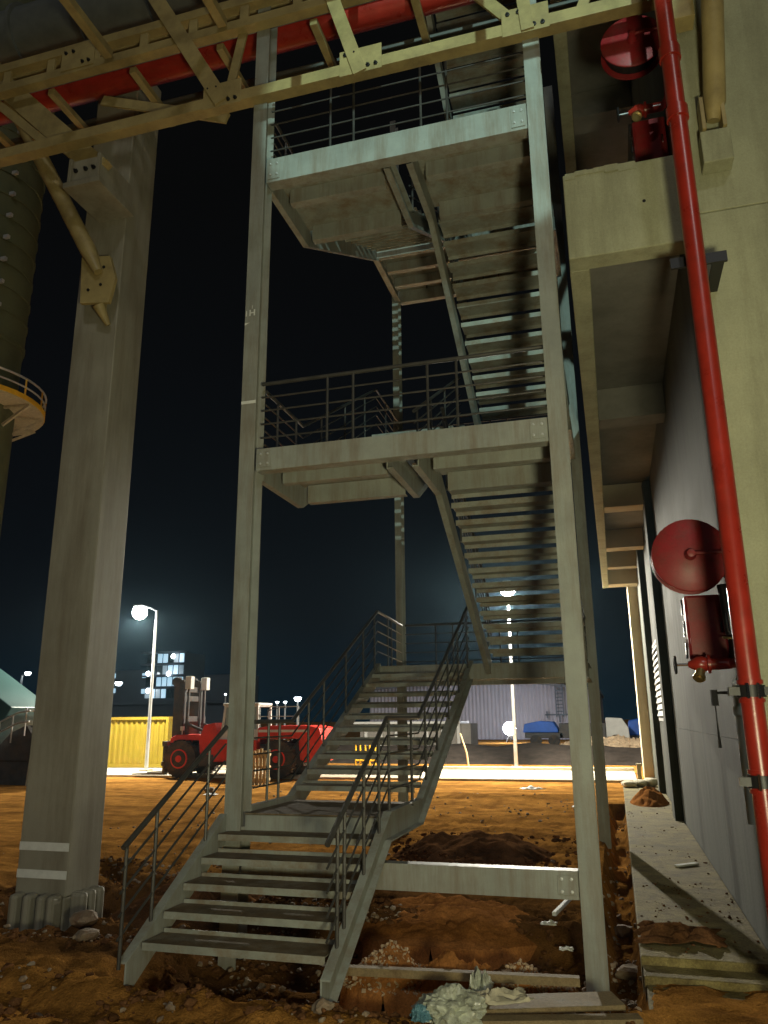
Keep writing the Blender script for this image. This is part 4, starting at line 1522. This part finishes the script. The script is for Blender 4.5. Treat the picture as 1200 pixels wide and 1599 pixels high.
# thin wooden stake beyond the stairs
m = MB()
m.tube([(-4.75, 26.3, -0.1), (-4.82, 26.3, 0.5), (-5.0, 26.25, 1.1)], [0.035, 0.03, 0.02], 8)
tag(m.build('wooden_stake', 'pale_wood', smooth=True), 'thin crooked wooden stake by the road behind the stairs', 'stake')
m = MB()
m.box(0.40, 0.50, 21.3, 21.42, -0.1, 0.42)
m.box(0.38, 0.52, 21.28, 21.44, 0.42, 0.45)
tag(m.build('kerb_post', 'cream_render', bevel=0.01), 'short square post at the far end of the apron', 'post')

# sacks piled at the end of the apron
def sack(x, y, z, lx, ly, lz, rot, label):
    m = MB()
    n, q = 10, 8
    for j in range(q + 1):
        ph = -PI / 2 + PI * j / q
        for i in range(n):
            t = 2 * PI * i / n
            ce = math.copysign(abs(math.cos(t)) ** 0.6, math.cos(t)) * abs(math.cos(ph)) ** 0.6
            se = math.copysign(abs(math.sin(t)) ** 0.6, math.sin(t)) * abs(math.cos(ph)) ** 0.6
            dx, dy, dz = ce * lx, se * ly, math.sin(ph) * lz
            nn = 1 + 0.12 * fbm(dx * 9 + x * 30, dy * 9 + dz * 12, 1.0, z * 9)
            dx, dy, dz = dx * nn, dy * nn, dz * nn
            m.v.append((x + dx * math.cos(rot) - dy * math.sin(rot), y + dx * math.sin(rot) + dy * math.cos(rot), z + dz))
    for j in range(q):
        for i in range(n):
            i2 = (i + 1) % n
            m.f.append((j * n + i, j * n + i2, (j + 1) * n + i2, (j + 1) * n + i))
    tag(m.build('cement_sack', 'sacking', smooth=True), label, 'sack', 'pale sacks at the end of the apron')
sack(0.16, 19.6, 0.09, 0.16, 0.22, 0.07, 0.2, 'leftmost pale sack at the far end of the apron')
sack(0.42, 19.8, 0.10, 0.15, 0.24, 0.075, -0.3, 'middle pale sack at the far end of the apron')
sack(0.66, 19.9, 0.12, 0.15, 0.22, 0.09, 0.5, 'right pale sack against the wall at the apron end')

# ------------------------------------------------------------------ distant buildings
tw = thing('distant_tower', 'distant unfinished tower with brightly lit open floors', 'building', (-77, 122, 0))
X0, X1 = -78.5, -71.0
m = MB()
m.box(X0, X1, 121, 128, 0, 13)
m.build('core', 'far_wall', tw)
m = MB()
for k in range(7):
    z = 1.0 + k * 2.0
    m.box(X0 - 0.3, X1 + 0.3, 119.6, 121, z - 0.12, z + 0.12)
m.build('floor_slab', 'far_wall', tw)
random.seed(21)
for k in range(6):
    for i in range(7):
        x = X0 + i * 1.07
        z = 1.2 + k * 2.0
        lit = (k >= 3 and i >= 2) or (k == 2 and i < 4)
        m = MB()
        m.box(x + 0.12, x + 0.95, 120.85, 120.95, z + 0.1, z + 1.6)
        if lit and random.random() < 0.85:
            m.build('window', 'window_lit' if random.random() < 0.55 else 'window_dim', tw)
        else:
            m.build('window', 'glass', tw)
for (x, z) in ((-72.3, 12.2), (-73.0, 9.3), (-77.0, 9.4), (-76.8, 6.5)):
    m = MB()
    m.lathe((x, 119.3, z), (0, -1, 0), [(0.42, 0), (0.36, 0.12), (0.1, 0.2)], 12)
    m.build('work_light', 'far_glow', tw, smooth=True)
ab = thing('distant_block', 'distant dark apartment block with a few lit windows', 'building', (-84, 128, 0))
m = MB()
m.box(-94, -79.2, 126, 136, 0, 10.5)
m.build('wall', 'far_wall', ab)
m = MB()
m.box(-79.19, -64, 128.5, 136, 0, 9.5)
m.build('wall', 'far_wall', ab)
for (x, z) in ((-88.5, 9.6), (-82.0, 9.5), (-88.3, 6.9), (-82.0, 6.7), (-88.4, 4.0), (-82.2, 4.2), (-81.0, 2.4), ):
    m = MB()
    m.box(x - 0.4, x + 0.4, 125.8, 125.98, z - 0.4, z + 0.4)
    m.build('window', 'window_lit', ab)
lb = thing('distant_shed', 'long dim blue grey shed behind the yellow container', 'building', (-60, 100, 0))
m = MB()
m.box(-75, -52, 100, 110, 0, 3.8)
m.build('wall', 'far_wall', lb)
m = MB()
m.prism([(-75.4, 3.8), (-63.5, 4.5), (-51.6, 3.8)], 99.7, 110.3, 'y')
m.build('roof', 'far_wall', lb)

# ------------------------------------------------------------------ litter, planks, rubble
def plank(a, b, w_, h_, label, m_='wood', grp=None, name='plank'):
    o = MB().bar(a, b, w_, h_).build(name, m_, bevel=0.004)
    return tag(o, label, 'plank' if name == 'plank' else name.replace('_', ' '), grp)
plank((-0.95, 5.02, -0.02), (-0.12, 5.32, -0.02), 0.24, 0.03, 'wide muddy plank lying in front of the front right column')
plank((-0.85, 4.80, -0.03), (0.0, 5.02, -0.02), 0.10, 0.05, 'narrow timber in the foreground beside the wide plank')
plank((-2.0, 5.38, 0.0), (-0.35, 5.55, 0.0), 0.07, 0.05, 'long thin timber lying behind the plastic sheet', 'wood')
plank((-0.64, 7.33, -0.02), (-0.45, 7.95, 0.07), 0.035, 0.03, 'short white stick lying under the ground beam', 'white_paint', name='stick')
plank((0.50, 9.55, 0.035), (0.72, 9.75, 0.035), 0.07, 0.02, 'short pale offcut lying on the apron', 'white_paint')

def sheet(name, cx, cy, z, sx, sy, amp, seed, m_, label, cat, n=30, rot=0.0):
    m = MB()
    for j in range(n + 1):
        for i in range(n + 1):
            u, v = -1 + 2 * i / n, -1 + 2 * j / n
            f = 1 + 0.3 * fbm(u, v, 1.2, seed)
            px, py = u * sx * f, v * sy * f
            px += 0.10 * sx * fbm(u, v, 2, seed + 5, 2)
            py += 0.10 * sy * fbm(u, v, 2, seed + 8, 2)
            zz = amp * (abs(fbm(u, v, 1.1, seed + 2, 2)) * 1.0 + 0.35 * (1 - abs(fbm(u, v, 2.3, seed + 4, 2))) ** 2) * (1.15 - 0.85 * max(abs(u), abs(v)) ** 2)
            m.v.append((cx + px * math.cos(rot) - py * math.sin(rot), cy + px * math.sin(rot) + py * math.cos(rot), z + zz))
    for j in range(n):
        for i in range(n):
            a = j * (n + 1) + i
            m.f.append((a, a + 1, a + n + 2, a + n + 1))
    o = m.build(name, m_, smooth=True)
    so = o.modifiers.new('thickness', 'SOLIDIFY')
    so.thickness = 0.004
    return tag(o, label, cat)
def bag(name, cx, cy, z, rx, ry, rz, seed, m_, label):
    import bmesh
    bm = bmesh.new()
    bmesh.ops.create_icosphere(bm, subdivisions=5, radius=1.0)
    m = MB()
    for v in bm.verts:
        p = v.co * 1.3 + Vector((seed, seed * 2, 0))
        th = math.atan2(v.co.y, v.co.x)
        fold = math.sin(9 * th + 3.0 * noise.noise(p) + 2 * v.co.z) * 0.5 + math.sin(17 * th + 5.0 * noise.noise(p * 1.7)) * 0.35
        k = 0.80 + 0.15 * fold * (1 - 0.5 * abs(v.co.z)) + 0.30 * noise.noise(p * 1.2) + 0.14 * (1 - abs(noise.noise(v.co * 3.7 + p)) * 2)
        m.v.append((cx + v.co.x * rx * k, cy + v.co.y * ry * k, z + max(-0.2, v.co.z * k) * rz))
    m.f = [tuple(v.index for v in f.verts) for f in bm.faces]
    bm.free()
    return tag(m.build(name, m_, smooth=True), label, 'plastic bag')
bag('plastic_bag', -1.03, 4.84, -0.01, 0.21, 0.17, 0.13, 4.4, 'plastic_sheet', 'crumpled pale plastic bag in the foreground left of the planks')
bag('blue_bag', -1.17, 4.72, 0.0, 0.06, 0.06, 0.06, 8.4, 'blue_plastic', 'small scrap of blue plastic against the crumpled bag')
sheet('cardboard_sheet', -0.78, 5.00, 0.03, 0.17, 0.10, 0.08, 6.4, 'sacking', 'bent sheet of cardboard leaning on the wide plank', 'cardboard', 16, 0.4)
sheet('plastic_scrap', -0.92, 5.22, 0.0, 0.06, 0.09, 0.16, 2.4, 'plastic_sheet', 'small upright scrap of plastic behind the crumpled bag', 'plastic scrap', 20)
sheet('dark_sheet', 0.32, 6.65, 0.03, 0.30, 0.24, 0.10, 9.1, 'soil_dark', 'muddy dark sheet crumpled on the near end of the apron', 'tarpaulin', 34)
sheet('paper_scrap', -0.66, 7.0, -0.02, 0.06, 0.05, 0.03, 3.1, 'white_paint', 'white paper scrap on the earth under the ground beam', 'paper', 10)
sheet('paper_scrap', -0.5, 6.6, -0.1, 0.05, 0.04, 0.04, 7.1, 'white_paint', 'white paper scrap just behind the front right column', 'paper', 10)
sheet('paper_scrap', -8.9, 16.6, -0.03, 0.14, 0.10, 0.04, 5.1, 'white_paint', 'white litter on the yard between the tall column and the forklift', 'paper', 10)
sheet('paper_scrap', -1.9, 18.2, 0.06, 0.25, 0.15, 0.08, 6.6, 'white_paint', 'pale litter on the low earth bank by the road', 'paper', 10)
sheet('paper_scrap', -0.75, 15.6, -0.02, 0.16, 0.14, 0.04, 2.6, 'white_paint', 'pale litter on the yard inside the back right column', 'paper', 10)

def rock_mesh(seed):
    import bmesh
    bm = bmesh.new()
    bmesh.ops.create_icosphere(bm, subdivisions=2, radius=1.0)
    for v in bm.verts:
        n_ = noise.noise(v.co * 1.1 + Vector((seed * 3.1, seed, 0)))
        n2 = noise.noise(v.co * 2.7 + Vector((seed, seed * 5, 2)))
        v.co *= 1 + 0.45 * n_ + 0.18 * n2
        v.co.z *= 0.65
    me = bpy.data.meshes.new('rock')
    bm.to_mesh(me)
    bm.free()
    me.materials.append(MATS['rock'])
    return me
pb_ = MATS['plastic_sheet'].node_tree.nodes['Principled BSDF']
pb_.inputs['Transmission Weight'].default_value = 0.12
RK = [rock_mesh(s_ + 1.5) for s_ in range(4)]
rocks = [(-4.55, 6.35, 0.13, 'flat rock at the right foot of the tall grey column'),
         (-4.2, 5.9, 0.10, 'fist sized rock left of the bottom stringer'),
         (-0.62, 5.72, 0.10, 'pale rock left of the front right column foot'),
         (-0.45, 5.62, 0.07, 'smaller pale rock touching the front right column foot'),
         (-3.75, 6.9, 0.07, 'stone on the dark earth heap left of the stairs'),
         (-0.05, 6.9, 0.12, 'lump of concrete in the ditch beside the apron'),
         (-0.1, 8.2, 0.10, 'lump of concrete further along the ditch beside the apron'),
         (-1.75, 4.72, 0.07, 'clod of earth at the foot of the right stringer'),
         (-6.0, 12.5, 0.12, 'dark clod on the yard left of the stairs'),
         (-9.3, 17.3, 0.16, 'dark stone on the yard near the white litter')]
for i, (x, y, s_, lb_) in enumerate(rocks):
    o = bpy.data.objects.new('rock', RK[i % 4])
    COL.objects.link(o)
    o.location = Vector((x, y, gz(x, y) + s_ * 0.35)) * U
    o.scale = (s_ * U, s_ * U * 0.8, s_ * U * 0.8)
    o.rotation_euler = (0, 0, i * 1.3)
    tag(o, lb_, 'rock', 'loose rocks')

# rubble and clods: uncountable
def scatter(name, areas, m_, label, cat, seed, smin, smax):
    random.seed(seed)
    m = MB()
    t = (1 + 5 ** 0.5) / 2
    iv = [Vector(v).normalized() for v in ((-1, t, 0), (1, t, 0), (-1, -t, 0), (1, -t, 0), (0, -1, t), (0, 1, t), (0, -1, -t), (0, 1, -t), (t, 0, -1), (t, 0, 1), (-t, 0, -1), (-t, 0, 1))]
    fi = [(0, 11, 5), (0, 5, 1), (0, 1, 7), (0, 7, 10), (0, 10, 11), (1, 5, 9), (5, 11, 4), (11, 10, 2), (10, 7, 6), (7, 1, 8), (3, 9, 4), (3, 4, 2), (3, 2, 6), (3, 6, 8), (3, 8, 9), (4, 9, 5), (2, 4, 11), (6, 2, 10), (8, 6, 7), (9, 8, 1)]
    for (xa_, xb_, ya_, yb_, cnt, lift) in areas:
        for _ in range(cnt):
            x, y = random.uniform(xa_, xb_), random.uniform(ya_, yb_)
            if fbm(x, y, 1.3, seed) < -0.15:
                continue
            s_ = smin + (smax - smin) * random.random() ** 3
            if lift == 'apron':
                s_ *= 0.38
            z = (0.02 if lift == 'apron' else gz(x, y) + lift) + s_ * 0.2
            rot = random.uniform(0, 6.28)
            c, q = math.cos(rot), math.sin(rot)
            vs = []
            for v in iv:
                k = s_ * random.uniform(0.65, 1.2)
                a, b = v.x * k, v.y * k * 0.8
                vs.append((x + a * c - b * q, y + a * q + b * c, z + v.z * k * 0.65))
            m.add(vs, fi)
    o = m.build(name, m_)
    o['kind'] = 'stuff'
    tag(o, label, cat)
    return o
scatter('rubble', [(-6.3, -3.1, 5.8, 9.0, 1500, 0), (-3.2, 0.0, 5.1, 7.4, 1700, 0), (-0.3, 0.03, 5.2, 16, 350, 0), (-8, -0.5, 9, 18, 1200, 0), (-6, -1, 3.9, 5.0, 160, 0)], 'rock', 'scattered rubble and small stones on the bare earth', 'rubble', 31, 0.004, 0.04)
scatter('clods', [(-6.3, -3.1, 5.6, 9.0, 1400, 0), (-3.4, 0.0, 4.7, 7.6, 2200, 0), (-6, 0, 3.9, 5.0, 1200, 0), (-3.0, -0.5, 8.9, 11.4, 900, 0.08), (0.06, 0.86, 6.2, 9.0, 260, 'apron'), (0.06, 0.86, 9.0, 17.0, 240, 'apron')], 'soil_dark', 'crumbled dark clods of earth round the foot of the stairs', 'soil', 33, 0.008, 0.05)

# ------------------------------------------------------------------ plant floodlights behind the viewer that light the near steelwork
def plant_flood(loc, aim, energy, color, size, blend, label, soft=0.25):
    x, y, z = loc
    t = thing('plant_floodlight', label, 'floodlight', (x, y, 0), 'plant floodlights on poles')
    d = (Vector(aim) - Vector(loc)).normalized()
    m = MB()
    m.tube([(x, y, -0.1), (x, y, z - 0.25)], [0.08, 0.055], 12)
    m.build('pole', 'lamp_metal', t, smooth=True)
    m = MB()
    m.lathe(Vector(loc) - d * 0.2, d, [(0.1, 0), (0.22, 0.06), (0.26, 0.18), (0.26, 0.22)], 20)
    m.build('housing', 'fork_dark', t, smooth=True)
    m = MB()
    m.lathe(Vector(loc) + d * 0.025, d, [(0.23, 0), (0.18, 0.02), (0.02, 0.03)], 20)
    m.build('lens', 'lamp_glow', t, smooth=True)
    lamp('SPOT', 'flood_light', Vector(loc) + d * 0.1, energy, color, parent=t, aim=Vector(aim) + d * 0.1, spot_size=size, spot_blend=blend, shadow_soft_size=soft)
plant_flood((0.9, 0.0, 1.0), (-1.2, 7.0, 5.7), 1450, (0.98, 0.90, 0.48), R(135), 0.8, 'low warm yellow floodlight on a short pole behind the viewpoint', 0.4)
plant_flood((2.0, -6.0, 9.0), (-1.0, 6.2, 7.65), 8000, (0.66, 1.0, 0.90), R(18), 0.12, 'high narrow cool white floodlight on a tall pole behind the viewpoint', 0.1)

# ------------------------------------------------------------------ night haze
m = MB()
m.box(-115, 60, -20, 150, -1.5, 45)
hm = bpy.data.materials.new('haze')
hm.use_nodes = True
hn = hm.node_tree
for nd in list(hn.nodes):
    if nd.type == 'BSDF_PRINCIPLED':
        hn.nodes.remove(nd)
pv = hn.nodes.new('ShaderNodeVolumePrincipled')
pv.inputs['Color'].default_value = (0.45, 0.78, 1.0, 1)
pv.inputs['Density'].default_value = 0.00022
pv.inputs['Anisotropy'].default_value = 0.82
hn.links.new(pv.outputs[0], hn.nodes['Material Output'].inputs['Volume'])
MATS['haze'] = hm
hz_ = m.build('haze', 'haze')
hz_['kind'] = 'stuff'
tag(hz_, 'thin night haze glowing round the street lamps', 'haze')
